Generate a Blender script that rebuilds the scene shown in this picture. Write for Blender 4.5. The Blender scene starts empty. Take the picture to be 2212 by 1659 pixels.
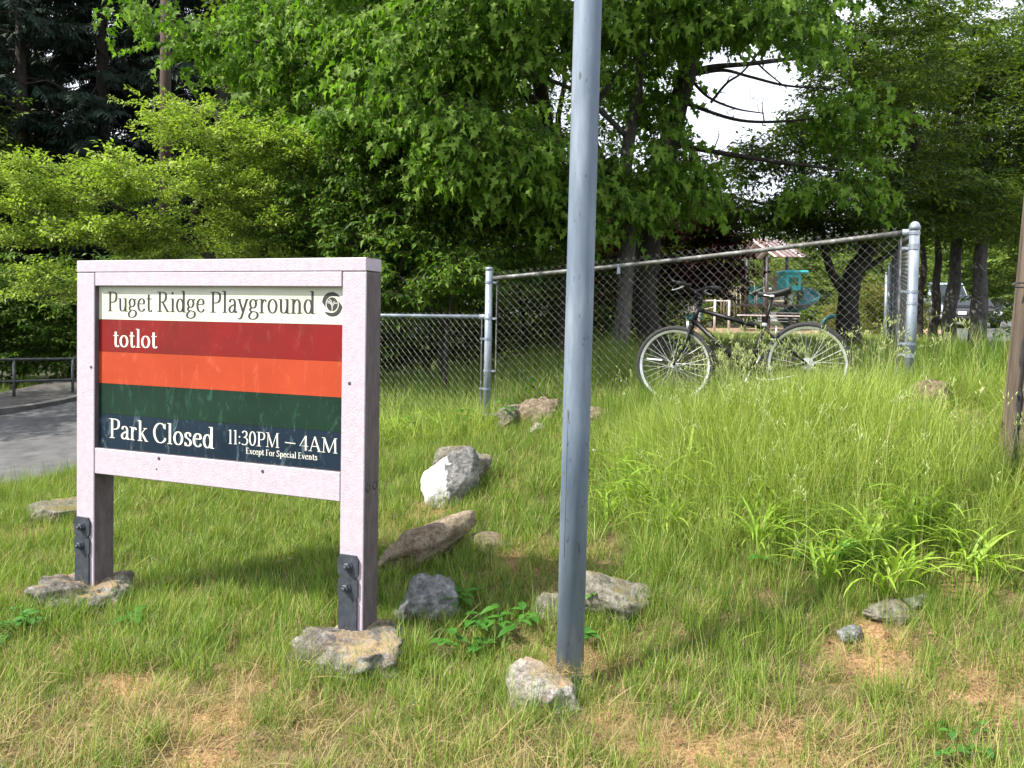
import bpy, math, random
import numpy as np
from mathutils import Vector, Matrix, noise

R = math.radians
rnd = random.Random(7)
nrg = np.random.default_rng(7)
scene = bpy.context.scene
COL = scene.collection

# ------------------------------------------------------------------ camera
CAM_H = 1.6
FPX, CX, CY = 1770.0, 1106.0, 730.0          # focal length and principal point, in pixels of a 2212 px wide view
PITCH, ROLL = R(1.6), 0.0167
fwd = Vector((0, math.cos(PITCH), -math.sin(PITCH)))
upv = Vector((0, math.sin(PITCH), math.cos(PITCH)))
rgt = Vector((1, 0, 0))
rgt_r = rgt * math.cos(ROLL) + upv * math.sin(ROLL)
upv_r = upv * math.cos(ROLL) - rgt * math.sin(ROLL)
cam_d = bpy.data.cameras.new("camera")
cam_d.sensor_width = 36
cam_d.lens = 36 * FPX / 2212
cam_d.shift_y = -(829.5 - CY) / 2212
cam_d.clip_start = 0.05
cam_d.clip_end = 1500
cam = bpy.data.objects.new("camera", cam_d)
COL.objects.link(cam)
m = Matrix((rgt_r, upv_r, -fwd)).transposed().to_4x4()
m.translation = Vector((0, 0, CAM_H))
cam.matrix_world = m
scene.camera = cam

# ------------------------------------------------------------------ world, sun, exposure
SUN_EL, SUN_AZ = R(49), R(67)                # shadows fall away from the viewer and to the right
sun_dir = Vector((-math.sin(SUN_AZ) * math.cos(SUN_EL), -math.cos(SUN_AZ) * math.cos(SUN_EL), math.sin(SUN_EL)))
world = bpy.data.worlds.new("World")
scene.world = world
world.use_nodes = True
wn, wl = world.node_tree.nodes, world.node_tree.links
bg = wn["Background"]
sky = wn.new("ShaderNodeTexSky")
sky.sky_type = 'NISHITA'
sky.sun_disc = False
sky.sun_elevation = SUN_EL
sky.sun_rotation = math.atan2(sun_dir.x, sun_dir.y)
sky.dust_density = 3.0
sky.air_density = 1.0
veil = wn.new("ShaderNodeMix"); veil.data_type = 'RGBA'
tc = wn.new("ShaderNodeTexCoord")
nz = wn.new("ShaderNodeTexNoise"); nz.inputs["Scale"].default_value = 2.2; nz.inputs["Detail"].default_value = 6
mp = wn.new("ShaderNodeMapRange"); mp.inputs[1].default_value = .3; mp.inputs[2].default_value = .7
mp.inputs[3].default_value = .72; mp.inputs[4].default_value = .92
wl.new(tc.outputs["Generated"], nz.inputs["Vector"])
wl.new(nz.outputs["Fac"], mp.inputs[0])
wl.new(mp.outputs[0], veil.inputs[0])
wl.new(sky.outputs[0], veil.inputs[6])
veil.inputs[7].default_value = (5.6, 5.85, 6.4, 1)      # thin white cloud over the blue
wl.new(veil.outputs[2], bg.inputs[0])
bg.inputs[1].default_value = 0.15
sun_d = bpy.data.lights.new("sun", 'SUN')
sun_d.energy = 5.0
sun_d.angle = R(.53)
sun_d.color = (1.0, .94, .84)
sun = bpy.data.objects.new("sun", sun_d)
COL.objects.link(sun)
sun.rotation_euler = sun_dir.to_track_quat('Z', 'Y').to_euler()
vs = scene.view_settings
vs.view_transform = 'Standard'
vs.look = 'None'
vs.gamma = 1
vs.exposure = 0.97
cy = scene.cycles
cy.max_bounces = 5
cy.transparent_max_bounces = 4
cy.transmission_bounces = 3
cy.diffuse_bounces = 2
cy.glossy_bounces = 2
cy.use_adaptive_sampling = True
cy.adaptive_threshold = .02

def proj(p):
    v = Vector(p) - Vector((0, 0, CAM_H)); z = v.dot(fwd)
    return CX + FPX * v.dot(rgt_r) / z, CY - FPX * v.dot(upv_r) / z
def P(px, py, Y):
    """the point at distance Y along +Y seen at pixel (px, py) of the 2212 x 1659 photograph"""
    d = rgt_r * ((px - CX) / FPX) + upv_r * (-(py - CY) / FPX) + fwd
    return Vector((0, 0, CAM_H)) + d * (Y / d.y)

# ------------------------------------------------------------------ terrain
ctl = [(0, -10, 0), (-10, -10, -.1), (10, -10, 0), (-3, 0, 0), (0, 0, 0), (3, 0, 0), (0, 2.6, 0), (-3, 2.6, 0), (2.3, 2.8, 0),
       (-.65, 3.95, -.07), (-.8, 3.6, -.05), (-2.4, 4.6, -.07), (-2.4, 4.2, -.05), (.25, 3.6, -.07), (2.4, 4.2, .28), (3.1, 5.0, .66), (4.5, 4.0, .6), (4.5, 6, 1.0), (1.4, 3.9, .08),
       (.83, 5, .28), (1.0, 6, .53), (1.43, 7.1, .84), (2.44, 6.75, .92), (-.44, 6, .22), (-.7, 4.9, .04), (.2, 7.4, .58), (-.235, 8.0, .43),
       (-1.6, 8.4, .32), (-3.6, 6.3, .0), (-4.6, 7.4, -.02), (-4.3, 8.3, -.03), (-7.3, 11.7, 0), (-6.6, 12.8, 0), (-8, 8, -.05), (-6, 4, -.03), (-8, 0, -.1), (-12, 6, -.1),
       (-3.2, 9.4, .2), (-2, 12, .4), (0, 12, .65), (1.42, 10.5, 1.05), (2.5, 9, 1.05), (3.21, 6.6, .98), (3.4, 6.2, .95), (6, 10, 1.08), (8, 13, 1.1),
       (5.3, 13, 1.22), (14, 35, 1.05), (0, 35, 1.0), (20, 36, 1.35), (9, 22, 1.1), (-8, 22, .3), (-9, 15, .1), (-18, 30, .3), (-15, 18, .0),
       (9, 8, 1.1), (14, 14, 1.1), (8, 3, .8), (2, 20, 1.05)]
for k in range(12):
    a = k / 12 * 2 * math.pi
    x, y = 70 * math.sin(a), 70 * math.cos(a)
    ctl.append((x, y, (2.0 if (x > 20 and y > 20) else 1.05) if (x > -10 and y > -20) else .2))
CT = np.array(ctl)
def _k(r): return r ** 3
_n = len(CT)
_d = np.hypot(CT[:, None, 0] - CT[None, :, 0], CT[:, None, 1] - CT[None, :, 1])
_A = np.zeros((_n + 3, _n + 3))
_A[:_n, :_n] = np.where(_d > 0, _d ** 2 * np.log(_d + 1e-9), 0) + np.eye(_n) * .12
_A[:_n, _n] = 1; _A[:_n, _n + 1] = CT[:, 0]; _A[:_n, _n + 2] = CT[:, 1]
_A[_n:, :_n] = _A[:_n, _n:].T
_W = np.linalg.solve(_A, np.concatenate([CT[:, 2], [0, 0, 0]]))
def Hn(x, y):
    x = np.asarray(x, float); y = np.asarray(y, float)
    r = np.hypot(x, y); s = np.minimum(1, 68 / np.maximum(r, 1e-6))
    x = x * s; y = y * s
    out = np.zeros(x.shape) + _W[_n] + _W[_n + 1] * x + _W[_n + 2] * y
    for i in range(_n):
        d = np.hypot(x - CT[i, 0], y - CT[i, 1]) + 1e-9
        out = out + _W[i] * d * d * np.log(d)
    return np.clip(out, -.6, 2.2)
def H(x, y): return float(Hn(np.array([x]), np.array([y]))[0])
def G(px, py, y0=2.0, y1=60):
    """where the ground is seen at pixel (px, py)"""
    Y = y0
    while Y < y1:
        p = P(px, py, Y)
        if p.z < H(p.x, p.y): return Vector((p.x, p.y, H(p.x, p.y)))
        Y *= 1.01
    return P(px, py, y1)

# roads as centre lines: (x, y) and half width
ROAD_A = [(-16, -8), (-11.5, 0), (-8.2, 5.2), (-5.95, 9.6), (-4.9, 12.5), (-4.9, 18), (-6, 30), (-9, 60)]
ROAD_B = [(9, -6), (9.2, 4), (11.2, 13), (16.2, 24), (23.6, 37), (34, 56)]
def spline(pts, n):
    out = []
    P_ = [np.array(p, float) for p in pts]
    P_ = [2 * P_[0] - P_[1]] + P_ + [2 * P_[-1] - P_[-2]]
    for i in range(1, len(P_) - 2):
        for k in range(n):
            t = k / n
            a, b, c, d = P_[i - 1], P_[i], P_[i + 1], P_[i + 2]
            out.append(.5 * ((2 * b) + (-a + c) * t + (2 * a - 5 * b + 4 * c - d) * t * t + (-a + 3 * b - 3 * c + d) * t ** 3))
    out.append(P_[-2])
    return out
RA, RB = np.array(spline(ROAD_A, 12)), np.array(spline(ROAD_B, 12))
RA_W, RB_W = 2.35, 3.3
def road_dist(x, y, line):
    d = np.full(np.shape(x), 1e9)
    for i in range(len(line) - 1):
        a, b = line[i], line[i + 1]
        ab = b - a; L = (ab ** 2).sum()
        t = np.clip(((x - a[0]) * ab[0] + (y - a[1]) * ab[1]) / L, 0, 1)
        d = np.minimum(d, np.hypot(x - a[0] - t * ab[0], y - a[1] - t * ab[1]))
    return d

# ------------------------------------------------------------------ object helpers
def tag(o, label=None, cat=None, group=None, kind=None):
    if label: o["label"] = label
    if cat: o["category"] = cat
    if group: o["group"] = group
    if kind: o["kind"] = kind
    return o
def empty(name, loc=(0, 0, 0), rz=0, **kw):
    o = bpy.data.objects.new(name, None)
    COL.objects.link(o)
    o.location = loc; o.rotation_euler = (0, 0, rz); o.empty_display_size = .1
    return tag(o, **kw)
def link_mesh(name, me, parent=None, loc=None, rot=None, scale=None):
    o = bpy.data.objects.new(name, me)
    COL.objects.link(o)
    if parent is not None: o.parent = parent
    if loc is not None: o.location = loc
    if rot is not None: o.rotation_euler = rot
    if scale is not None: o.scale = (scale,) * 3 if isinstance(scale, (int, float)) else scale
    return o
def copy_tree(o, parent=None):
    c = o.copy(); COL.objects.link(c)
    if parent is not None: c.parent = parent
    for ch in list(o.children): copy_tree(ch, c)
    return c

class MB:
    """collects geometry, then links it as one mesh object"""
    def __init__(s): s.v = []; s.f = []; s.m = []; s.cur = 0
    def mat(s, i): s.cur = i; return s
    def add(s, vs, fs):
        b = len(s.v); s.v += [tuple(v) for v in vs]
        s.f += [tuple(i + b for i in f) for f in fs]; s.m += [s.cur] * len(fs); return s
    def box(s, x0, y0, z0, x1, y1, z1, ch=0):
        if ch <= 0:
            vs = [(x, y, z) for z in (z0, z1) for x, y in ((x0, y0), (x1, y0), (x1, y1), (x0, y1))]
            return s.add(vs, [(3, 2, 1, 0), (4, 5, 6, 7), (0, 1, 5, 4), (1, 2, 6, 5), (2, 3, 7, 6), (3, 0, 4, 7)])
        c = ch
        o = [(x0 + c, y0), (x1 - c, y0), (x1, y0 + c), (x1, y1 - c), (x1 - c, y1), (x0 + c, y1), (x0, y1 - c), (x0, y0 + c)]
        mx, my = (x0 + x1) / 2, (y0 + y1) / 2
        def ins(p): return (p[0] + (c if p[0] < mx else -c) * (1 if abs(p[0] - mx) > 1e-9 else 0), p[1] + (c if p[1] < my else -c))
        i_ = [(min(max(p[0], x0 + c), x1 - c), min(max(p[1], y0 + c), y1 - c)) for p in o]
        vs = [(p[0], p[1], z0) for p in i_] + [(p[0], p[1], z0 + c) for p in o] + [(p[0], p[1], z1 - c) for p in o] + [(p[0], p[1], z1) for p in i_]
        fs = []
        q = [0, 2, 4, 6]
        fs.append(tuple(reversed([0, 1, 2, 3, 4, 5, 6, 7]))); fs.append(tuple(24 + k for k in range(8)))
        for r_ in range(3):
            for k in range(8):
                a, b = r_ * 8 + k, r_ * 8 + (k + 1) % 8
                fs.append((a, b, b + 8, a + 8))
        return s.add(vs, fs)
    def tube(s, pts, rad, n=8, caps=True, closed=False, ell=1.0):
        pts = [Vector(p) for p in pts]
        N = len(pts)
        if isinstance(rad, (int, float)): rad = [rad] * N
        tang = []
        for i in range(N):
            if closed: t = pts[(i + 1) % N] - pts[i - 1]
            else: t = pts[min(i + 1, N - 1)] - pts[max(i - 1, 0)]
            tang.append(t.normalized() if t.length > 1e-9 else Vector((0, 0, 1)))
        u = tang[0].orthogonal().normalized()
        if ell != 1.0:
            z = Vector((0, 0, 1)); u = (z - tang[0] * z.dot(tang[0])).normalized()
        vs = []
        for i in range(N):
            t = tang[i]
            u = (u - t * u.dot(t))
            u = u.normalized() if u.length > 1e-6 else t.orthogonal().normalized()
            w = t.cross(u)
            for k in range(n):
                a = 2 * math.pi * k / n
                vs.append(pts[i] + (u * math.cos(a) + w * math.sin(a) * ell) * rad[i])
        fs = []
        for i in range(N if closed else N - 1):
            for k in range(n):
                a, b = i * n + k, i * n + (k + 1) % n
                c, d = ((i + 1) % N) * n + (k + 1) % n, ((i + 1) % N) * n + k
                fs.append((a, b, c, d))
        if caps and not closed:
            fs.append(tuple(reversed(range(n)))); fs.append(tuple((N - 1) * n + k for k in range(n)))
        return s.add(vs, fs)
    def lathe(s, prof, n=16, ax='z', c=(0, 0, 0)):
        vs = []
        for r_, h in prof:
            for k in range(n):
                a = 2 * math.pi * k / n
                if ax == 'z': q = (r_ * math.cos(a), r_ * math.sin(a), h)
                elif ax == 'y': q = (r_ * math.cos(a), h, r_ * math.sin(a))
                else: q = (h, r_ * math.cos(a), r_ * math.sin(a))
                vs.append((q[0] + c[0], q[1] + c[1], q[2] + c[2]))
        fs = []
        for i in range(len(prof) - 1):
            for k in range(n):
                a, b = i * n + k, i * n + (k + 1) % n
                fs.append((a, b, b + n, a + n))
        fs.append(tuple(range(n))); fs.append(tuple((len(prof) - 1) * n + k for k in range(n)))
        return s.add(vs, fs)
    def prism(s, poly, z0, z1, fn=None):
        """poly in 2D extruded; fn maps (a, b, h) to 3D"""
        fn = fn or (lambda a, b, h: (a, b, h))
        n = len(poly)
        vs = [fn(a, b, z0) for a, b in poly] + [fn(a, b, z1) for a, b in poly]
        fs = [tuple(reversed(range(n))), tuple(range(n, 2 * n))]
        for k in range(n): fs.append((k, (k + 1) % n, n + (k + 1) % n, n + k))
        return s.add(vs, fs)
    def mesh(s, name, mats, smooth=False):
        me = bpy.data.meshes.new(name)
        me.from_pydata(s.v, [], s.f)
        if not isinstance(mats, (list, tuple)): mats = [mats]
        for mt in mats: me.materials.append(mt)
        if len(mats) > 1: me.polygons.foreach_set("material_index", s.m)
        if smooth: me.polygons.foreach_set("use_smooth", [True] * len(s.f))
        me.update()
        return me
    def build(s, name, mats, parent=None, smooth=False, fix=True, **kw):
        me = s.mesh(name, mats, smooth)
        if fix:
            import bmesh
            b = bmesh.new(); b.from_mesh(me); bmesh.ops.recalc_face_normals(b, faces=b.faces); b.to_mesh(me); b.free()
        return link_mesh(name, me, parent, **kw)

# ------------------------------------------------------------------ materials
def new_mat(name):
    mt = bpy.data.materials.new(name); mt.use_nodes = True
    nt = mt.node_tree
    return mt, nt.nodes, nt.links, nt.nodes["Principled BSDF"]
def ramp(N, stops):
    r_ = N.new("ShaderNodeValToRGB")
    cr = r_.color_ramp
    while len(cr.elements) < len(stops): cr.elements.new(.5)
    for e, (p, c) in zip(cr.elements, stops): e.position = p; e.color = (*c, 1)
    return r_
def surf(name, c1, c2, scale=8, rough=.7, metal=0, bump=.2, bscale=None, stretch=(1, 1, 1), c3=None, detail=6, spec=.5, bdist=.02, lo=.35, hi=.65, coat=0):
    mt, N, L, B = new_mat(name)
    t = N.new("ShaderNodeTexCoord"); mpn = N.new("ShaderNodeMapping"); mpn.inputs["Scale"].default_value = stretch
    L.new(t.outputs["Object"], mpn.inputs[0])
    n1 = N.new("ShaderNodeTexNoise"); n1.inputs["Scale"].default_value = scale; n1.inputs["Detail"].default_value = detail
    n1.inputs["Roughness"].default_value = .65
    L.new(mpn.outputs[0], n1.inputs["Vector"])
    st = [(lo, c1), (hi, c2)] + ([(min(hi + .12, 1), c3)] if c3 else [])
    r_ = ramp(N, st); L.new(n1.outputs["Fac"], r_.inputs[0]); L.new(r_.outputs[0], B.inputs["Base Color"])
    B.inputs["Roughness"].default_value = rough; B.inputs["Metallic"].default_value = metal
    B.inputs["Specular IOR Level"].default_value = spec
    if coat: B.inputs["Coat Weight"].default_value = coat
    if bump:
        n2 = N.new("ShaderNodeTexNoise"); n2.inputs["Scale"].default_value = bscale or scale * 4; n2.inputs["Detail"].default_value = 8
        L.new(mpn.outputs[0], n2.inputs["Vector"])
        b = N.new("ShaderNodeBump"); b.inputs["Strength"].default_value = bump; b.inputs["Distance"].default_value = bdist
        L.new(n2.outputs["Fac"], b.inputs["Height"]); L.new(b.outputs[0], B.inputs["Normal"])
    return mt
def leaf_mat(name, c1, c2, c3=None, trans=.35, rough=.45, spec=.4, tcol=None):
    mt, N, L, B = new_mat(name)
    g = N.new("ShaderNodeNewGeometry"); oi = N.new("ShaderNodeObjectInfo")
    ad = N.new("ShaderNodeMath"); ad.operation = 'ADD'
    ml = N.new("ShaderNodeMath"); ml.operation = 'MULTIPLY'; ml.inputs[1].default_value = .5
    L.new(g.outputs["Random Per Island"], ad.inputs[0]); L.new(oi.outputs["Random"], ad.inputs[1]); L.new(ad.outputs[0], ml.inputs[0])
    r_ = ramp(N, [(.1, c1), (.6, c2), (.95, c3 or c2)])
    L.new(ml.outputs[0], r_.inputs[0]); L.new(r_.outputs[0], B.inputs["Base Color"])
    B.inputs["Roughness"].default_value = rough; B.inputs["Specular IOR Level"].default_value = spec
    tr = N.new("ShaderNodeBsdfTranslucent")
    hs = N.new("ShaderNodeMix"); hs.data_type = 'RGBA'; hs.blend_type = 'MULTIPLY'; hs.inputs[0].default_value = 1
    L.new(r_.outputs[0], hs.inputs[6]); hs.inputs[7].default_value = (*(tcol or (1.35, 1.3, .55)), 1)
    L.new(hs.outputs[2], tr.inputs[0])
    mx = N.new("ShaderNodeMixShader"); mx.inputs[0].default_value = trans
    L.new(B.outputs[0], mx.inputs[1]); L.new(tr.outputs[0], mx.inputs[2])
    L.new(mx.outputs[0], N["Material Output"].inputs[0])
    return mt

# ------------------------------------------------------------------ scattering
def variants(name, meshes):
    ng = bpy.data.node_groups.new("scatter_" + name, 'GeometryNodeTree')
    ng.interface.new_socket("Geometry", in_out='INPUT', socket_type='NodeSocketGeometry')
    ng.interface.new_socket("Geometry", in_out='OUTPUT', socket_type='NodeSocketGeometry')
    N, L = ng.nodes, ng.links
    gi, go = N.new("NodeGroupInput"), N.new("NodeGroupOutput")
    ci = N.new("GeometryNodeJoinGeometry")
    for i, me in enumerate(meshes):
        o = bpy.data.objects.new("%s_%02d" % (name, i), me)
        oi = N.new("GeometryNodeObjectInfo"); oi.inputs["Object"].default_value = o; oi.inputs["As Instance"].default_value = False
        gt = N.new("GeometryNodeGeometryToInstance"); L.new(oi.outputs["Geometry"], gt.inputs[0]); L.new(gt.outputs[0], ci.inputs[0])
    ip = N.new("GeometryNodeInstanceOnPoints"); ip.inputs["Pick Instance"].default_value = True
    def att(nm, ty):
        a = N.new("GeometryNodeInputNamedAttribute"); a.data_type = ty; a.inputs["Name"].default_value = nm
        return a.outputs["Attribute"]
    L.new(gi.outputs[0], ip.inputs["Points"]); L.new(ci.outputs[0], ip.inputs["Instance"])
    L.new(att("idx", 'INT'), ip.inputs["Instance Index"])
    er = N.new("FunctionNodeEulerToRotation"); L.new(att("rot", 'FLOAT_VECTOR'), er.inputs[0]); L.new(er.outputs[0], ip.inputs["Rotation"])
    L.new(att("scl", 'FLOAT_VECTOR'), ip.inputs["Scale"])
    L.new(ip.outputs[0], go.inputs[0])
    return ng, len(meshes)
def scatter(name, var, pos, rot, scl, idx=None, parent=None):
    ng, nv = var
    pos = np.asarray(pos, np.float32); rot = np.asarray(rot, np.float32); scl = np.asarray(scl, np.float32)
    if scl.ndim == 1: scl = np.repeat(scl[:, None], 3, 1)
    n = len(pos)
    if idx is None: idx = nrg.integers(0, nv, n)
    me = bpy.data.meshes.new(name)
    me.vertices.add(n); me.vertices.foreach_set("co", pos.ravel())
    for nm, ty, arr, key in (("rot", 'FLOAT_VECTOR', rot, "vector"), ("scl", 'FLOAT_VECTOR', scl, "vector"), ("idx", 'INT', np.asarray(idx, np.int32), "value")):
        a = me.attributes.new(nm, ty, 'POINT'); a.data.foreach_set(key, arr.ravel())
    o = link_mesh(name, me, parent)
    md = o.modifiers.new("scatter", 'NODES'); md.node_group = ng
    return o
# ================================================================== THE SETTING
M = {}
M['asphalt'] = surf("asphalt", (.055, .055, .06), (.115, .115, .12), 3, .9, bump=.35, bscale=140, bdist=.004)
M['concrete'] = surf("concrete", (.1, .095, .09), (.2, .19, .18), 5, .9, bump=.3, bscale=60, bdist=.005)
M['mulch'] = surf("mulch", (.20, .12, .07), (.42, .29, .2), 20, .95, bump=.5)
# ground: soil, straw and thatch colours follow an attribute laid down with the grass
mt, N, L, B = new_mat("soil")
a = N.new("ShaderNodeAttribute"); a.attribute_name = "dry"
t = N.new("ShaderNodeTexCoord")
n1 = N.new("ShaderNodeTexNoise"); n1.inputs["Scale"].default_value = 9; n1.inputs["Detail"].default_value = 9
n2 = N.new("ShaderNodeTexNoise"); n2.inputs["Scale"].default_value = 70; n2.inputs["Detail"].default_value = 6
L.new(t.outputs["Object"], n1.inputs[0]); L.new(t.outputs["Object"], n2.inputs[0])
rg = ramp(N, [(.3, (.018, .022, .008)), (.6, (.035, .045, .014)), (.75, (.08, .075, .035))])
rd = ramp(N, [(.3, (.12, .07, .035)), (.52, (.33, .185, .085)), (.7, (.5, .3, .17))])
L.new(n1.outputs["Fac"], rg.inputs[0]); L.new(n2.outputs["Fac"], rd.inputs[0])
mx = N.new("ShaderNodeMix"); mx.data_type = 'RGBA'
L.new(a.outputs["Fac"], mx.inputs[0]); L.new(rg.outputs[0], mx.inputs[6]); L.new(rd.outputs[0], mx.inputs[7]); L.new(mx.outputs[2], B.inputs["Base Color"])
B.inputs["Roughness"].default_value = .95
bp = N.new("ShaderNodeBump"); bp.inputs["Strength"].default_value = .6; bp.inputs["Distance"].default_value = .02
L.new(n2.outputs["Fac"], bp.inputs["Height"]); L.new(bp.outputs[0], B.inputs["Normal"])
M['soil'] = mt

DRY = []       # (x, y, radius, strength) bare and straw coloured patches
for px, py, r_, s in [(270, 1482, .14, 1.1), (480, 1560, .16, 1.1), (430, 1655, .14, .9), (1400, 1610, .16, .9), (1540, 1655, .2, .8), (1320, 1560, .12, .7),
                      (1880, 1400, .19, 1.2), (1890, 1445, .12, 1.1), (30, 1165, .16, 1.1), (120, 1150, .15, .7), (750, 1390, .22, .6), (1230, 1450, .2, .9),
                      (1180, 1470, .2, .5), (930, 1110, .13, .8), (1130, 1215, .2, .6), (2130, 1500, .35, .5), (1000, 1660, .3, .35), (620, 1500, .3, .3),
                      (1690, 1640, .3, .5), (1200, 1290, .08, .9), (20, 1290, .12, .8), (2090, 1290, .2, .4), (230, 1290, .2, .5), (1060, 1230, .1, .6)]:
    g = G(px, py); DRY.append((g.x, g.y, r_, s))
def dryness(x, y):
    d = np.zeros(np.shape(x))
    for cx_, cy_, r_, s in DRY:
        d = np.maximum(d, s * np.exp(-((x - cx_) ** 2 + ((y - cy_) * .9) ** 2) / (r_ * r_)))
    return d
def vnoise(x, y, sc, seed=0):
    return np.array([noise.noise((a * sc + seed * 17.3, b * sc, seed * 3.7)) for a, b in zip(np.ravel(x), np.ravel(y))]).reshape(np.shape(x))

def grid_axis(segs):
    out = []
    for a, b, st in segs:
        n = max(1, int(round((b - a) / st)))
        out += list(np.linspace(a, b, n, endpoint=False))
    out.append(segs[-1][1]); return np.array(out)
gx = grid_axis([(-600, -100, 60), (-100, -30, 7), (-30, -6, 1.2), (-6, 5, .09), (5, 20, .6), (20, 60, 4), (60, 600, 60)])
gy = grid_axis([(-600, -60, 60), (-60, -5, 6), (-5, 2, .5), (2, 9, .09), (9, 16, .35), (16, 50, 1.2), (50, 100, 6), (100, 600, 60)])
X, Y = np.meshgrid(gx, gy, indexing='ij')
Z = Hn(X, Y)
near = (np.abs(X) < 8) & (Y > 0) & (Y < 14)
bumpy = np.zeros(X.shape)
bumpy[near] = vnoise(X[near], Y[near], 2.2, 1) * .022 + vnoise(X[near], Y[near], 6, 2) * .008
Z += bumpy
for line, w in ((RA, RA_W), (RB, RB_W)):
    d = road_dist(X, Y, line)
    Z -= np.clip((w + .35 - d) / .35, 0, 1) * .07
me = bpy.data.meshes.new("ground")
ni, nj = X.shape
idx = np.arange(ni * nj).reshape(ni, nj)
q = np.stack([idx[:-1, :-1], idx[1:, :-1], idx[1:, 1:], idx[:-1, 1:]], -1).reshape(-1, 4)
me.vertices.add(ni * nj); me.vertices.foreach_set("co", np.stack([X, Y, Z], -1).astype(np.float32).ravel())
me.loops.add(q.size); me.loops.foreach_set("vertex_index", q.astype(np.int32).ravel())
me.polygons.add(len(q)); me.polygons.foreach_set("loop_start", np.arange(0, q.size, 4, dtype=np.int32))
me.polygons.foreach_set("use_smooth", np.ones(len(q), bool))
me.update(calc_edges=True)
at = me.attributes.new("dry", 'FLOAT', 'POINT')
dr = np.zeros(X.shape); dr[near] = np.clip(dryness(X[near], Y[near]) * (1 + .6 * vnoise(X[near], Y[near], 7, 5)) + .18 + .25 * vnoise(X[near], Y[near], 1.7, 9), 0, 1)
at.data.foreach_set("value", dr.astype(np.float32).ravel())
me.materials.append(M['soil'])
tag(link_mesh("ground", me), kind="structure")

def strip(name, line, o0, o1, dz, mat, thick=0, kind="structure", jag=0):
    mb = MB(); vs = []; fs = []
    ln = np.array(line)
    tg = np.gradient(ln, axis=0); tg /= np.hypot(tg[:, 0], tg[:, 1])[:, None]
    nx, ny = tg[:, 1], -tg[:, 0]
    K = 7
    us = np.linspace(o0, o1, K)
    for i in range(len(ln)):
        for j, u in enumerate(us):
            uu = u + (rnd.uniform(-jag, jag) if j in (0, K - 1) else 0)
            x, y = ln[i, 0] + nx[i] * uu, ln[i, 1] + ny[i] * uu
            vs.append((x, y, H(ln[i, 0] + nx[i] * (o0 + o1) / 2, ln[i, 1] + ny[i] * (o0 + o1) / 2) * .5 + H(x, y) * .5 + dz))
    for i in range(len(ln) - 1):
        for j in range(K - 1):
            a = i * K + j; fs.append((a, a + 1, a + K + 1, a + K))
    n0 = len(vs)
    if thick:
        vs2 = [(x, y, z - thick) for x, y, z in vs]
        vs += vs2
        for i in range(len(ln) - 1):
            for j in (0, K - 1):
                a = i * K + j; fs.append((a, a + K, a + K + n0, a + n0))
    mb.add(vs, fs)
    return tag(mb.build(name, mat), kind=kind)
strip("road", RA, -RA_W, RA_W, .0, M['asphalt'])
strip("kerb", RA, -RA_W - .16, -RA_W, .11, M['concrete'], thick=.2)
M['path'] = surf("old_path", (.045, .042, .04), (.09, .085, .075), 4, .95, bump=.3, bscale=60)
strip("pavement", RA, -RA_W - 1.5, -RA_W - .17, .10, M['path'], thick=.2)
strip("street", RB, -RB_W, RB_W, .0, M['asphalt'])
pg = P(1600, 712, 35)
mb = MB()
ring = [(8.5 + 9.5 * math.cos(k / 28 * 2 * math.pi), 35.5 + 8.5 * math.sin(k / 28 * 2 * math.pi)) for k in range(28)]
c0 = (8.5, 35.5, H(8.5, 35.5) + .07)
mb.add([c0] + [(x, y, H(x, y) + .07) for x, y in ring] + [(x, y, H(x, y) - .2) for x, y in ring],
       [(0, 1 + k, 1 + (k + 1) % 28) for k in range(28)] + [(1 + k, 29 + k, 29 + (k + 1) % 28, 1 + (k + 1) % 28) for k in range(28)])
tag(mb.build("play_area", M['mulch']), kind="structure")

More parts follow.
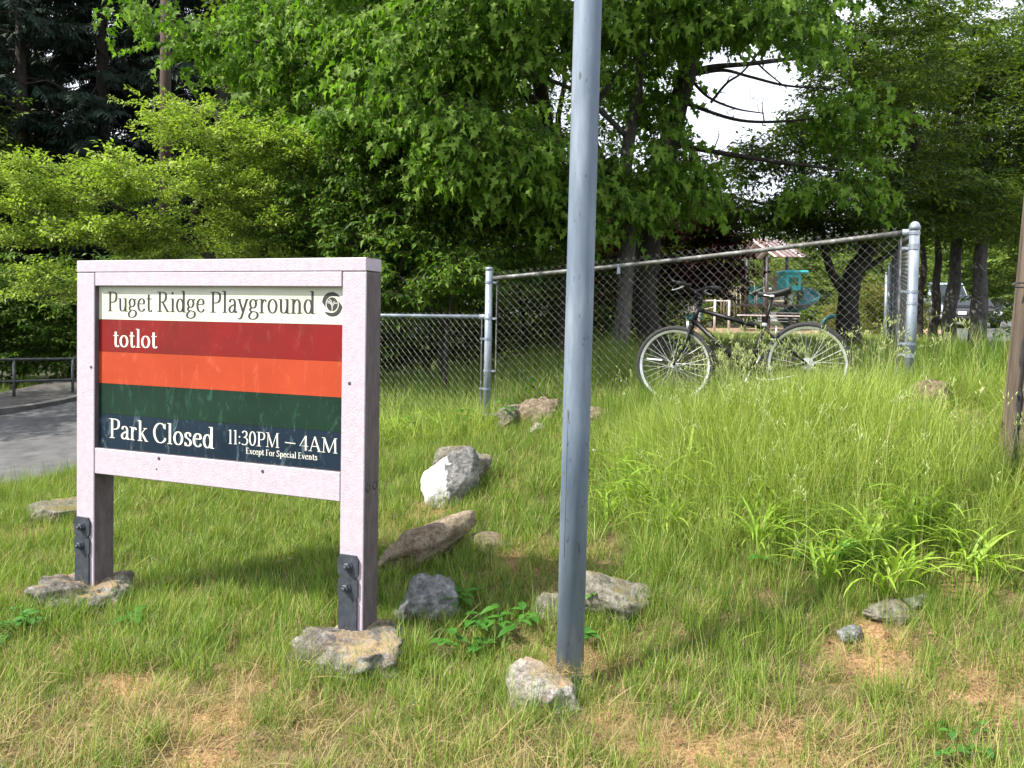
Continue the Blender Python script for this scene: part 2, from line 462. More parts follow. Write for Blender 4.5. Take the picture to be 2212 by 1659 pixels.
# ================================================================== ROCKS
def rock_mat(name, c1, c2, c3, moss=None, white=None, bump=.9):
    mt, N, L, B = new_mat(name)
    t = N.new("ShaderNodeTexCoord")
    def ns(sc, de=8, dist=0):
        n = N.new("ShaderNodeTexNoise"); n.inputs["Scale"].default_value = sc; n.inputs["Detail"].default_value = de; n.inputs["Roughness"].default_value = .7
        n.inputs["Distortion"].default_value = dist; L.new(t.outputs["Object"], n.inputs[0]); return n
    a, b = ns(7, 10, .6), ns(45, 8)
    r_ = ramp(N, [(.32, c1), (.5, c2), (.68, c3)]); L.new(a.outputs["Fac"], r_.inputs[0])
    r2 = ramp(N, [(.38, (.35, .35, .35)), (.6, (1.15, 1.15, 1.15))]); L.new(b.outputs["Fac"], r2.inputs[0])
    mu = N.new("ShaderNodeMix"); mu.data_type = 'RGBA'; mu.blend_type = 'MULTIPLY'; mu.inputs[0].default_value = .8
    L.new(r_.outputs[0], mu.inputs[6]); L.new(r2.outputs[0], mu.inputs[7])
    out = mu.outputs[2]
    if white:
        # white paint on one side, worn at the edges
        sp = N.new("ShaderNodeSeparateXYZ"); L.new(t.outputs["Object"], sp.inputs[0])
        ad = N.new("ShaderNodeMath"); ad.operation = 'MULTIPLY_ADD'; ad.inputs[1].default_value = white[0]; ad.inputs[2].default_value = white[1]
        L.new(sp.outputs["X"], ad.inputs[0])
        a2 = N.new("ShaderNodeMath"); a2.operation = 'ADD'; L.new(ad.outputs[0], a2.inputs[0])
        c = ns(9, 10, 1.0); L.new(c.outputs["Fac"], a2.inputs[1])
        rr = N.new("ShaderNodeMapRange"); rr.inputs[1].default_value = .5; rr.inputs[2].default_value = .57; L.new(a2.outputs[0], rr.inputs[0])
        m2 = N.new("ShaderNodeMix"); m2.data_type = 'RGBA'; L.new(rr.outputs[0], m2.inputs[0]); L.new(out, m2.inputs[6]); m2.inputs[7].default_value = (.78, .77, .78, 1)
        out = m2.outputs[2]
    if moss:
        c = ns(5, 6)
        g = N.new("ShaderNodeNewGeometry"); sp = N.new("ShaderNodeSeparateXYZ"); L.new(g.outputs["Normal"], sp.inputs[0])
        mm = N.new("ShaderNodeMath"); mm.operation = 'MULTIPLY'; L.new(sp.outputs["Z"], mm.inputs[0]); L.new(c.outputs["Fac"], mm.inputs[1])
        rr = N.new("ShaderNodeMapRange"); rr.inputs[1].default_value = .42; rr.inputs[2].default_value = .6; L.new(mm.outputs[0], rr.inputs[0])
        m2 = N.new("ShaderNodeMix"); m2.data_type = 'RGBA'; L.new(rr.outputs[0], m2.inputs[0]); L.new(out, m2.inputs[6]); m2.inputs[7].default_value = (*moss, 1)
        out = m2.outputs[2]
    L.new(out, B.inputs["Base Color"]); B.inputs["Roughness"].default_value = .9; B.inputs["Specular IOR Level"].default_value = .25
    bp = N.new("ShaderNodeBump"); bp.inputs["Strength"].default_value = bump; bp.inputs["Distance"].default_value = .03
    ad = N.new("ShaderNodeMath"); ad.operation = 'ADD'; L.new(a.outputs["Fac"], ad.inputs[0]); L.new(b.outputs["Fac"], ad.inputs[1])
    L.new(ad.outputs[0], bp.inputs["Height"]); L.new(bp.outputs[0], B.inputs["Normal"])
    return mt
M['rock_foot'] = rock_mat("lichened_rubble", (.05, .042, .038), (.2, .185, .17), (.46, .44, .41), moss=(.42, .3, .17))
M['rock_pale'] = rock_mat("pale_concrete_lump", (.2, .17, .14), (.42, .39, .35), (.62, .6, .57), moss=(.42, .3, .18))
M['rock_tan'] = rock_mat("tan_sandstone", (.16, .12, .08), (.24, .19, .135), (.36, .3, .22), bump=.6)
M['rock_white'] = rock_mat("white_painted_stone", (.1, .1, .1), (.24, .235, .23), (.42, .42, .4), white=(-4.2, -.1))
M['rock_grey'] = rock_mat("grey_field_stone", (.10, .105, .11), (.2, .205, .21), (.33, .33, .33), bump=.6)
M['rock_brown'] = rock_mat("brown_field_stone", (.1, .075, .055), (.24, .175, .125), (.36, .28, .21))
M['rock_green'] = rock_mat("mossy_stone", (.12, .115, .09), (.24, .225, .18), (.38, .36, .3), moss=(.2, .17, .07))
import bmesh
ROCKS = []
def rock(px, py, w, h, dep, mat, label, seed, rz=0, tilt=0, sink=.3, rough=.2, cuts=7, group=None, at=None, shear=0, cat="rock", stretch_top=1.0, flat=0):
    """px, py: foot of the rock's front; w, h, dep in metres"""
    g = Vector(at) if at else G(px, py)
    bm = bmesh.new(); bmesh.ops.create_icosphere(bm, subdivisions=5, radius=1)
    rr = random.Random(seed); off = Vector((seed * 3.1, seed * 1.7, seed * .9))
    planes = []
    for _ in range(cuts):
        n = Vector((rr.gauss(0, 1), rr.gauss(0, 1), rr.gauss(0, .8) + .35)).normalized(); planes.append((n, rr.uniform(.58, .85)))
    if flat: planes.append((Vector((.06, -.08, 1)).normalized(), flat))
    for v in bm.verts:
        p = v.co.copy()
        for n, d in planes:
            k = p.dot(n) - d
            if k > 0: p -= n * k * .92
        f = 1 + noise.fractal(p * 1.6 + off, 1, 2.1, 3) * rough * 1.1 + abs(noise.noise(p * 4 + off)) * -rough * .5 + noise.noise(p * 12 + off) * rough * .16 + noise.noise(p * 26 + off) * rough * .07
        p *= f
        p.x += p.z * shear
        v.co = Vector((p.x * w / 2 * 1.12, p.y * dep / 2 * 1.12, p.z * h * .62))
    zmin = min(v.co.z for v in bm.verts)
    me = bpy.data.meshes.new("rock"); bm.to_mesh(me); bm.free()
    me.materials.append(mat); me.polygons.foreach_set("use_smooth", [True] * len(me.polygons))
    o = link_mesh("rock", me, None, (g.x, g.y + dep * .35, g.z + h * (.5 - sink)), (0, tilt, rz))
    o.scale = (1, 1, 1)
    tag(o, label, cat, group)
    ROCKS.append((g.x, g.y + dep * .35, w * .5, dep * .5))
    return o
LP = Vector((-2.467, 4.64, 0)); RP = Vector((-.705, 3.95, 0))
rock(195, 1345, .50, .26, .44, M['rock_foot'], "rough lichen-spotted grey stone footing with straw on top, under the sign's left post", 3, .2, sink=.05, rough=.32, flat=.62, at=(-2.40, 4.45, -.165), cuts=5, stretch_top=.66)
rock(745, 1455, .60, .26, .50, M['rock_foot'], "rounded lichened stone footing under the sign's right post", 11, .1, sink=.05, rough=.3, flat=.62, at=(-.77, 3.70, -.165), cuts=4, stretch_top=.6)
rock(1150, 1520, .37, .25, .34, M['rock_pale'], "pale broken concrete lump at the foot of the steel pole", 5, .3, sink=.1, flat=.6, at=(.15, 3.43, -.15), cuts=7, stretch_top=.55)
rock(1000, 1030, .4, .34, .3, M['rock_green'], "brownish stone rising behind the white painted rock", 8, .3, sink=.05, at=(-.36, 6.12, .28))
rock(970, 1095, .38, .5, .32, M['rock_white'], "tall rock with its left side splashed with white paint", 21, .15, sink=.2, cuts=8, shear=.16, rough=.13)
rock(930, 1215, .66, .2, .2, M['rock_tan'], "long tan slab tilted up to the right, below the white painted rock", 14, .55, tilt=-.36, sink=.1, cuts=6, rough=.1, at=(-.5, 4.95, .12))
rock(1048, 1195, .3, .14, .2, M['rock_tan'], "small flat tan stone just right of the long tilted slab", 15, -.1, tilt=-.15, sink=.3, cuts=6, rough=.1)
rock(930, 1350, .34, .26, .26, M['rock_grey'], "bluish grey stone in the sign's shade beside broad-leaved weeds", 17, .1, sink=.25, cuts=4)
rock(1320, 1348, .42, .25, .34, M['rock_green'], "broad domed mossy stone to the right of the steel pole", 19, -.1, sink=.25, cuts=5, rough=.14)
rock(1195, 1352, .18, .16, .2, M['rock_green'], "small mossy stone peeking out left of the steel pole", 23, .1, sink=.3, cuts=4)
rock(1120, 928, .42, .28, .3, M['rock_green'], "low mossy boulder beside the leaning stick at the fence", 25, .1, sink=.3, cuts=5)
rock(1175, 915, .42, .28, .3, M['rock_tan'], "rugged tan boulder piled highest against the fence left of the pole", 27, .3, sink=.25, cuts=8)
rock(1165, 938, .14, .1, .12, M['rock_pale'], "little pale chip of stone in front of the rugged tan boulder", 29, .3, sink=.2, cuts=8)
rock(1292, 920, .24, .2, .22, M['rock_tan'], "tan boulder half hidden in grass just right of the pole by the fence", 31, .3, sink=.25, cuts=6)
rock(2022, 902, .42, .27, .28, M['rock_brown'], "flat-topped brown rock beside the right fence post", 33, .1, sink=.15, cuts=7)
rock(100, 1135, .56, .18, .4, M['rock_green'], "wide low half-buried rock left of the sign near the road", 35, .25, tilt=-.12, sink=.25, cuts=5, rough=.1)
rock(1945, 1345, .34, .1, .2, M['rock_green'], "flat buried stone above the bare patch at the lower right", 37, .5, sink=.38, cuts=5)
rock(1845, 1395, .13, .07, .1, M['rock_grey'], "small buried stone left of the bare patch at the lower right", 39, .5, sink=.2, cuts=5)
rock(1990, 1320, .2, .08, .12, M['rock_grey'], "half-buried grey stone deep in tall grass at the lower right", 41, .2, sink=.42, cuts=5)
rock(850, 1124, .05, .035, .04, M['rock_pale'], "white pebble lying in the lawn left of the painted rock", 43, .2, sink=.1, cuts=5, cat="pebble")

# ================================================================== SIGN
M['paint'] = surf("pale_lavender_paint", (.39, .335, .39), (.45, .40, .46), 26, .65, bump=.6, bscale=110, c3=(.51, .47, .53), bdist=.004, stretch=(1, 1, 1))
M['lumber'] = surf("brown_plastic_lumber", (.075, .057, .064), (.13, .105, .115), 40, .7, bump=.5, bscale=30, stretch=(1, 1, .25), c3=(.22, .19, .2), lo=.35, hi=.7, bdist=.004)
M['iron'] = surf("painted_iron", (.03, .036, .048), (.06, .07, .09), 22, .5, .2, bump=.5, bscale=60, c3=(.12, .13, .15), bdist=.003)
M['screw'] = surf("dull_screw", (.05, .045, .045), (.14, .13, .13), 60, .5, .7, bump=0)
s_ax = (RP - LP).normalized(); n_ax = Vector((s_ax.y, -s_ax.x, 0))       # along the board, and out of its face towards the viewer
if n_ax.y > 0: n_ax = -n_ax
SW = (RP - LP).length
sign_ang = math.atan2(s_ax.y, s_ax.x)
sign = empty("park_sign", LP, sign_ang, label="pale lavender framed park sign with colour-striped name board, on two posts", cat="sign")
# local frame: x along the board, -y towards the viewer, z up
SH, PW, PD = 1.866, .135, .14
def duo(mb_box, name, parent=sign, front=None):
    """box with painted front face and brown sides"""
    x0, y0, z0, x1, y1, z1 = mb_box
    mb = MB(); mb.box(*mb_box, ch=.004)
    me = mb.mesh(name, [M['lumber'], M['paint']])
    b = bmesh.new(); b.from_mesh(me); bmesh.ops.recalc_face_normals(b, faces=b.faces)
    for f in b.faces:
        f.material_index = 1 if (f.normal.y < -.3 or (front and f.normal.dot(Vector(front)) > .9)) else 0
    b.to_mesh(me); b.free()
    return link_mesh(name, me, parent)
duo((0, 0, .02, PW, PD, SH - .068), "post")
duo((SW - PW, 0, .02, SW, PD, SH - .068), "post")
mbm = duo((0, -.002, SH - .066, SW, PD + .002, SH), "top_rail", front=(1, 0, 0))
duo((PW + .003, -.001, SH - .142, SW - PW - .003, PD, SH - .0665), "top_rail_lower_board")
duo((PW + .002, .001, SH - 1.197, SW - PW - .002, PD - .01, SH - 1.052), "bottom_rail")
mk = []
def stripe_mat(name, c, c2, scuff, amt):
    mt, N, L, B = new_mat(name)
    t = N.new("ShaderNodeTexCoord")
    n1 = N.new("ShaderNodeTexNoise"); n1.inputs["Scale"].default_value = 2.5; n1.inputs["Detail"].default_value = 5
    L.new(t.outputs["Object"], n1.inputs[0])
    r_ = ramp(N, [(.35, c), (.65, c2)]); L.new(n1.outputs["Fac"], r_.inputs[0])
    mpn = N.new("ShaderNodeMapping"); mpn.inputs["Scale"].default_value = (6, 1, 2.2); mpn.inputs["Rotation"].default_value = (0, .5, 0); L.new(t.outputs["Object"], mpn.inputs[0])
    n2 = N.new("ShaderNodeTexNoise"); n2.inputs["Scale"].default_value = 2.6; n2.inputs["Detail"].default_value = 12; n2.inputs["Roughness"].default_value = .72; n2.inputs["Distortion"].default_value = 1.4
    L.new(mpn.outputs[0], n2.inputs[0])
    rr = N.new("ShaderNodeMapRange"); rr.inputs[1].default_value = .55; rr.inputs[2].default_value = .8; rr.inputs[4].default_value = amt; L.new(n2.outputs["Fac"], rr.inputs[0])
    m2 = N.new("ShaderNodeMix"); m2.data_type = 'RGBA'; L.new(rr.outputs[0], m2.inputs[0]); L.new(r_.outputs[0], m2.inputs[6]); m2.inputs[7].default_value = (*scuff, 1)
    L.new(m2.outputs[2], B.inputs["Base Color"]); B.inputs["Roughness"].default_value = .35; B.inputs["Specular IOR Level"].default_value = .22
    r3 = N.new("ShaderNodeMapRange"); r3.inputs[3].default_value = .3; r3.inputs[4].default_value = .6; L.new(n2.outputs["Fac"], r3.inputs[0]); L.new(r3.outputs[0], B.inputs["Roughness"])
    return mt
STR = [("cream", (.5, .53, .41), (.6, .62, .52), (.4, .45, .3), .5), ("dark red", (.13, .012, .010), (.21, .010, .009), (.35, .1, .08), .5),
       ("orange", (.33, .045, .015), (.39, .055, .02), (.62, .2, .1), .5), ("dark green", (.004, .018, .011), (.008, .030, .017), (.06, .17, .12), .7),
       ("navy blue", (.005, .014, .026), (.010, .022, .038), (.2, .3, .33), .8)]
z_top, z_bot = SH - .142, SH - 1.052
panel = MB().box(PW + .001, .033, z_bot - .02, SW - PW - .001, .058, z_top + .03).build("backing_board", M['lumber'], sign)
edges = [0, .205, .404, .600, .790, 1.0]
for i, (nm, c, c2, sc, am) in enumerate(STR):
    zt = z_top + .02 if i == 0 else z_top - (z_top - z_bot) * edges[i]
    zb = z_bot - .01 if i == 4 else z_top - (z_top - z_bot) * edges[i + 1]
    o = MB().box(PW + .002, .029, zb + .0012, SW - PW - .002, .0329, zt).build("stripe", stripe_mat(nm.replace(" ", "_") + "_enamel", c, c2, sc, am), sign)
    o["label"] = nm + " stripe of the sign board"
# thin gap strip on the left where the panel meets the post
Mi = sign.matrix_basis.inverted()
Minv = (Matrix.Translation(LP) @ Matrix.Rotation(sign_ang, 4, 'Z')).inverted()
def sign_st(px, py, yl=.029):
    """pixel of the photograph -> (x, z) on the board"""
    o_ = Minv @ Vector((0, 0, CAM_H)); q = Minv @ P(px, py, 3); d = q - o_
    k = (yl - o_.y) / d.y; p = o_ + d * k
    return p.x, p.z
def c1(x, y): return ((200 + x / 1.508) * .576, (900 + y / 1.508) * .576)

# ---- lettering drawn with a broad pen
def arc(cx_, cy_, rx, ry, a0=0, a1=360, n=20):
    return [(cx_ + rx * math.cos(R(a0 + (a1 - a0) * k / n)), cy_ + ry * math.sin(R(a0 + (a1 - a0) * k / n))) for k in range(n + 1)]
XH = .66
def bs(x): return ('s', x, 0, .15)
GL = {
 'P': (.74, [('l', [(.2, 0), (.2, 1)]), ('s', .2, 0, .17), ('s', .14, 1, .12), ('c', [(.2, .975), (.42, .975), (.6, .9), (.64, .73), (.58, .55), (.42, .47), (.2, .47)])]),
 'R': (.86, [('l', [(.2, 0), (.2, 1)]), ('s', .2, 0, .17), ('s', .14, 1, .12), ('c', [(.2, .975), (.42, .975), (.58, .9), (.61, .74), (.55, .58), (.42, .5), (.2, .49)]), ('l', [(.38, .5), (.72, .02)]), ('s', .77, 0, .11)]),
 'u': (.7, [('c', [(.17, .66), (.17, .3), (.2, .08), (.34, .02), (.48, .1), (.53, .25)]), ('l', [(.54, .66), (.54, 0)]), ('s', .11, .65, .09), ('s', .48, .65, .09), ('s', .61, .01, .08)]),
 'g': (.62, [('c', arc(.29, .44, .18, .2)), ('t', [(.2, .27), (.12, .18), (.16, .09), (.34, .07), (.5, .03), (.57, -.08), (.5, -.22), (.3, -.29), (.12, -.25), (.06, -.14), (.12, -.02), (.24, .05)]), ('l', [(.42, .58), (.58, .63)])]),
 'e': (.6, [('l', [(.13, .39), (.5, .39)]), ('c', [(.5, .4), (.47, .58), (.32, .65), (.17, .56), (.1, .36), (.15, .13), (.31, .02), (.45, .06), (.53, .16)])]),
 't': (.46, [('c', [(.21, .86), (.21, .5), (.21, .2), (.25, .04), (.35, .02), (.44, .08)]), ('l', [(.05, .64), (.42, .64)])]),
 'i': (.38, [('l', [(.2, .66), (.2, 0)]), ('s', .13, .65, .09), bs(.2), ('o', .18, .92, .075)]),
 'd': (.7, [('c', arc(.3, .33, .2, .315)), ('l', [(.54, 1.03), (.54, 0)]), ('s', .47, 1.02, .09), ('s', .61, .01, .09)]),
 'l': (.38, [('l', [(.2, 1.03), (.2, 0)]), ('s', .13, 1.02, .09), bs(.2)]),
 'a': (.58, [('c', [(.12, .5), (.18, .62), (.31, .65), (.42, .56), (.44, .4), (.44, .1), (.5, .02), (.58, .07)]), ('c', [(.44, .4), (.28, .35), (.13, .24), (.12, .1), (.22, .02), (.35, .06), (.44, .18)])]),
 'y': (.68, [('l', [(.12, .65), (.36, .04)]), ('t', [(.6, .65), (.46, .3), (.35, .0), (.26, -.2), (.16, -.28), (.07, -.25)]), ('s', .12, .65, .12), ('s', .6, .65, .1)]),
 'r': (.5, [('l', [(.19, .66), (.19, 0)]), ('c', [(.19, .4), (.26, .56), (.36, .63), (.44, .6)]), ('o', .43, .57, .055), ('s', .12, .65, .09), bs(.19)]),
 'o': (.66, [('c', arc(.33, .33, .235, .315))]),
 'n': (.74, [('l', [(.19, .66), (.19, 0)]), ('c', [(.19, .42), (.28, .58), (.42, .64), (.53, .54), (.55, .38), (.55, 0)]), ('s', .12, .65, .09), bs(.19), bs(.55)]),
 'k': (.68, [('l', [(.19, 1.03), (.19, 0)]), ('t', [(.19, .28), (.52, .64)]), ('l', [(.3, .4), (.58, .02)]), ('s', .12, 1.02, .09), bs(.19), ('s', .52, .65, .11), ('s', .61, 0, .1)]),
 'C': (.88, [('c', [(.76, .76), (.66, .92), (.48, .98), (.28, .9), (.14, .7), (.11, .48), (.17, .24), (.32, .06), (.52, .02), (.7, .1), (.81, .26)]), ('t', [(.78, .98), (.78, .7)])]),
 's': (.52, [('c', [(.41, .5), (.35, .62), (.24, .65), (.13, .57), (.14, .44), (.26, .36), (.39, .27), (.42, .14), (.33, .03), (.2, .02), (.09, .14)]), ('t', [(.42, .64), (.42, .47)]), ('t', [(.08, .18), (.08, .0)])]),
 '1': (.42, [('l', [(.22, 1), (.22, 0)]), ('t', [(.22, .99), (.08, .93)]), ('s', .22, 0, .13)]),
 ':': (.26, [('o', .13, .12, .065), ('o', .13, .55, .065)]),
 '3': (.6, [('c', [(.1, .84), (.2, .96), (.34, .97), (.45, .86), (.43, .68), (.32, .57), (.2, .54)]), ('c', [(.2, .54), (.38, .51), (.5, .38), (.5, .2), (.38, .05), (.2, .02), (.07, .09)])]),
 '0': (.64, [('c', arc(.32, .5, .22, .48))]),
 'M': (1.08, [('t', [(.18, 1), (.15, 0)]), ('l', [(.18, 1), (.52, .03)]), ('t', [(.52, .03), (.88, 1)]), ('l', [(.9, 1), (.93, 0)]), ('s', .14, 0, .12), ('s', .93, 0, .14), ('s', .13, .99, .1), ('s', .95, .99, .1)]),
 '-': (.7, [('t', [(.05, .36), (.62, .36)])]),
 '4': (.64, [('t', [(.44, 1), (.05, .3), (.62, .3)]), ('l', [(.45, 1), (.45, 0)])]),
 'A': (.86, [('t', [(.41, 1), (.12, 0)]), ('l', [(.41, 1), (.73, 0)]), ('t', [(.22, .34), (.6, .34)]), ('s', .12, 0, .12), ('s', .74, 0, .14)]),
 'E': (.72, [('l', [(.2, 0), (.2, 1)]), ('s', .15, 0, .12), ('s', .15, 1, .12), ('t', [(.2, .98), (.6, .98), (.61, .8)]), ('t', [(.2, .52), (.5, .52)]), ('t', [(.2, .02), (.63, .02), (.66, .2)])]),
 'F': (.66, [('l', [(.2, 0), (.2, 1)]), ('s', .2, 0, .17), ('s', .15, 1, .12), ('t', [(.2, .98), (.6, .98), (.61, .8)]), ('t', [(.2, .5), (.5, .5)])]),
 'x': (.62, [('l', [(.12, .65), (.5, .02)]), ('t', [(.5, .65), (.12, .02)]), ('s', .12, .65, .11), ('s', .5, .65, .09), ('s', .12, 0, .09), ('s', .5, 0, .11)]),
 'c': (.56, [('c', [(.5, .5), (.42, .62), (.3, .65), (.16, .56), (.1, .34), (.16, .11), (.3, .02), (.42, .05), (.5, .15)]), ('o', .46, .52, .05)]),
 'p': (.7, [('l', [(.18, .66), (.18, -.3)]), ('c', arc(.4, .33, .2, .315)), ('s', .12, .65, .09), ('s', .18, -.3, .15)]),
 'v': (.64, [('l', [(.12, .65), (.34, .02)]), ('t', [(.34, .02), (.55, .65)]), ('s', .12, .65, .11), ('s', .55, .65, .09)]),
 'S': (.66, [('c', [(.52, .8), (.43, .95), (.3, .98), (.15, .88), (.14, .7), (.26, .57), (.43, .46), (.54, .3), (.5, .12), (.34, .02), (.18, .05), (.08, .22)]), ('t', [(.53, .98), (.53, .76)]), ('t', [(.08, .26), (.08, .0)])]),
}
def smooth2(pts, n=6):
    return [tuple(p) for p in spline(pts, n)] if len(pts) > 2 else pts
def pen(pts, W, T, mul=1.0):
    """outline quads of a stroke drawn with a nib W wide and T high"""
    L_, Rr = [], []
    for i, p in enumerate(pts):
        a = pts[max(i - 1, 0)]; b = pts[min(i + 1, len(pts) - 1)]
        if pts[0] == pts[-1] or math.dist(pts[0], pts[-1]) < 1e-6:
            a = pts[i - 1] if i > 0 else pts[-2]; b = pts[i + 1] if i < len(pts) - 1 else pts[1]
        dx, dy = b[0] - a[0], b[1] - a[1]; l = math.hypot(dx, dy) or 1; nx, ny = -dy / l, dx / l
        w = .5 * math.sqrt((W * nx) ** 2 + (T * ny) ** 2) * mul
        L_.append((p[0] + nx * w, p[1] + ny * w)); Rr.append((p[0] - nx * w, p[1] - ny * w))
    return L_, Rr
def text(s, st0, st1, cap, mat, parent, yl, name="lettering", W=.135, T=.045, ital=0):
    """text set from st0 to st1 = (x, z) of the baseline's ends; cap height in metres"""
    adv = 0; place = []
    for ch in s:
        if ch == ' ': adv += .3; continue
        place.append((ch, adv)); adv += GL[ch][0]
    Lx = math.hypot(st1[0] - st0[0], st1[1] - st0[1]); kx = Lx / (adv - .1)
    ex = ((st1[0] - st0[0]) / Lx, (st1[1] - st0[1]) / Lx)
    mb = MB(); cnt = 0
    def tr(x, y, k):
        u = (x - .05) * kx; v = y * cap
        return (st0[0] + ex[0] * u, yl - .00012 * k, st0[1] + ex[1] * u + v)
    for ch, off in place:
        for j, g in enumerate(GL[ch][1]):
            k = 1 + j
            if g[0] == 's':
                _, x, y, hw = g; h = .038; yy = y + (h / 2 if y < .5 else -h / 2) if y in (0, 1) else y
                po = [(x - hw, yy - h / 2), (x + hw, yy - h / 2), (x + hw, yy + h / 2), (x - hw, yy + h / 2)]
                mb.add([tr(a + off, b, k) for a, b in po], [(0, 1, 2, 3)]); continue
            if g[0] == 'o':
                _, x, y, r_ = g; mb.add([tr(x + off + r_ * math.cos(a * .7854), y + r_ * math.sin(a * .7854) * .9, k) for a in range(8)], [tuple(range(8))]); continue
            pts = g[1]
            sm = g[0] == 'c' or (g[0] == 't' and len(pts) > 4)
            if sm and len(pts) < 18: pts = smooth2(pts)
            Wd = W if g[0] != 't' or len(g[1]) > 4 else T * 1.1
            A, Bq = pen(pts, Wd, T if g[0] != 't' or len(g[1]) > 4 else T * 1.1)
            vs = [tr(a + off, b, k) for a, b in A] + [tr(a + off, b, k) for a, b in Bq]; n = len(A)
            mb.add(vs, [(q_, q_ + 1, n + q_ + 1, n + q_) for q_ in range(n - 1)])
    o = mb.build(name, mat, parent, fix=False); o["label"] = 'lettering reading "%s"' % s.replace('-', '–')
    return o
M['ink'] = surf("black_ink", (.018, .017, .02), (.035, .034, .036), 12, .5, bump=0)
M['white_ink'] = surf("worn_white_ink", (.56, .56, .5), (.68, .68, .62), 14, .5, bump=0)
YL = .0285
def line(s, a, b, topa, mat, W=.135, T=.045):
    A, Bq, Tt = sign_st(*c1(*a)), sign_st(*c1(*b)), sign_st(*c1(*topa))
    return text(s, A, Bq, Tt[1] - A[1], mat, sign, YL, W=W, T=T)
line("Puget Ridge Playground", (310, 403), (1476, 418), (310, 292), M['ink'])
line("totlot", (340, 604), (584, 612), (340, 504), M['white_ink'], W=.15)
line("Park Closed", (320, 1118), (905, 1180), (320, 1008), M['white_ink'], W=.14)
line("11:30PM", (990, 1152), (1275, 1176), (990, 1072), M['white_ink'], W=.12)
line("-", (1310, 1172), (1372, 1180), (1310, 1095), M['white_ink'], W=.12, T=.06)
line("4AM", (1394, 1188), (1604, 1208), (1394, 1105), M['white_ink'], W=.12)
line("Except For Special Events", (1090, 1208), (1492, 1246), (1090, 1174), M['white_ink'], W=.15, T=.055)
# park emblem: two swooping wings round an oval with a palm-like fountain
def c4(x, y): return sign_st((1150 + x / 8.295) * .576, (1030 + y / 8.295) * .576)
mb = MB()
def poly(pts, k, sm=False):
    q_ = [c4(*p) for p in pts]; mb.add([(a, YL - .00015 * k, b) for a, b in q_], [tuple(range(len(q_)))])
def band(o_, i_, k):
    o_ = smooth2(o_, 4); i_ = smooth2(i_, 4); n = min(len(o_), len(i_))
    o2 = [o_[int(j * (len(o_) - 1) / (n - 1))] for j in range(n)]; i2 = [i_[int(j * (len(i_) - 1) / (n - 1))] for j in range(n)]
    A = [c4(*p) for p in o2] + [c4(*p) for p in i2]
    mb.add([(a, YL - .00015 * k, b) for a, b in A], [(q_, q_ + 1, n + q_ + 1, n + q_) for q_ in range(n - 1)])
band([(485, 860), (500, 760), (560, 650), (660, 570), (790, 540), (900, 565), (990, 630), (1040, 690)], [(598, 1028), (588, 900), (620, 790), (700, 700), (790, 668), (880, 672), (960, 680), (1040, 690)], 1)
band([(985, 815), (1105, 985), (1085, 1090), (1030, 1200), (930, 1280), (810, 1305), (700, 1285), (620, 1235), (550, 1155)], [(985, 815), (1003, 930), (980, 1030), (930, 1120), (850, 1175), (790, 1187), (720, 1180), (640, 1168), (550, 1155)], 1)
poly([(795 + 178 * math.cos(a * math.pi / 14), 920 + 218 * math.sin(a * math.pi / 14)) for a in range(28)], 1)
o = mb.build("emblem", M['ink'], sign, fix=False); o["label"] = "round black emblem with two curved wings"
mb = MB()
for pts in ([(785, 1135), (785, 980), (735, 890), (650, 878)], [(790, 960), (745, 850), (650, 822)], [(795, 900), (765, 810), (705, 772)],
            [(802, 1135), (808, 1000), (860, 900), (955, 886)], [(808, 940), (830, 870), (885, 838)]):
    pts = smooth2(pts, 5); n = len(pts); A, Bq = [], []
    for i, p in enumerate(pts):
        a = pts[max(i - 1, 0)]; b = pts[min(i + 1, n - 1)]; dx, dy = b[0] - a[0], b[1] - a[1]; l = math.hypot(dx, dy)
        w = 4 + 8 * i / n; A.append((p[0] - dy / l * w, p[1] + dx / l * w)); Bq.append((p[0] + dy / l * w, p[1] - dx / l * w))
    Q = [c4(*p) for p in A + Bq]
    mb.add([(a, YL - .0006, b) for a, b in Q], [(q_, q_ + 1, n + q_ + 1, n + q_) for q_ in range(n - 1)])
o = mb.build("emblem_leaves", M['white_ink'], sign, fix=False); o["label"] = "pale spreading leaves inside the round emblem"
# hardware
def screw(x, z, r_=.0065, y=-.0005, side=None):
    mb = MB().lathe([(r_ * 1.3, .001), (r_ * 1.3, -.0012), (r_ * .6, -.002)], 10, 'y' if side is None else 'x')
    mb.build("screw", M['screw'], sign, loc=(x, y, z))
for px, py in ((197, 793), (755, 828), (343, 990), (567, 1018), (338, 1013)):
    x, z = sign_st(px, py, 0); screw(x, z, .0065 if (px, py) != (338, 1013) else .003)
for yy in (.035, .1):
    mb = MB().lathe([(.022, 0), (.022, .002), (.015, .003), (.013, -.002)], 14, 'x'); mb.build("bolt", M['screw'], sign, loc=(SW - .0005, yy, .745))
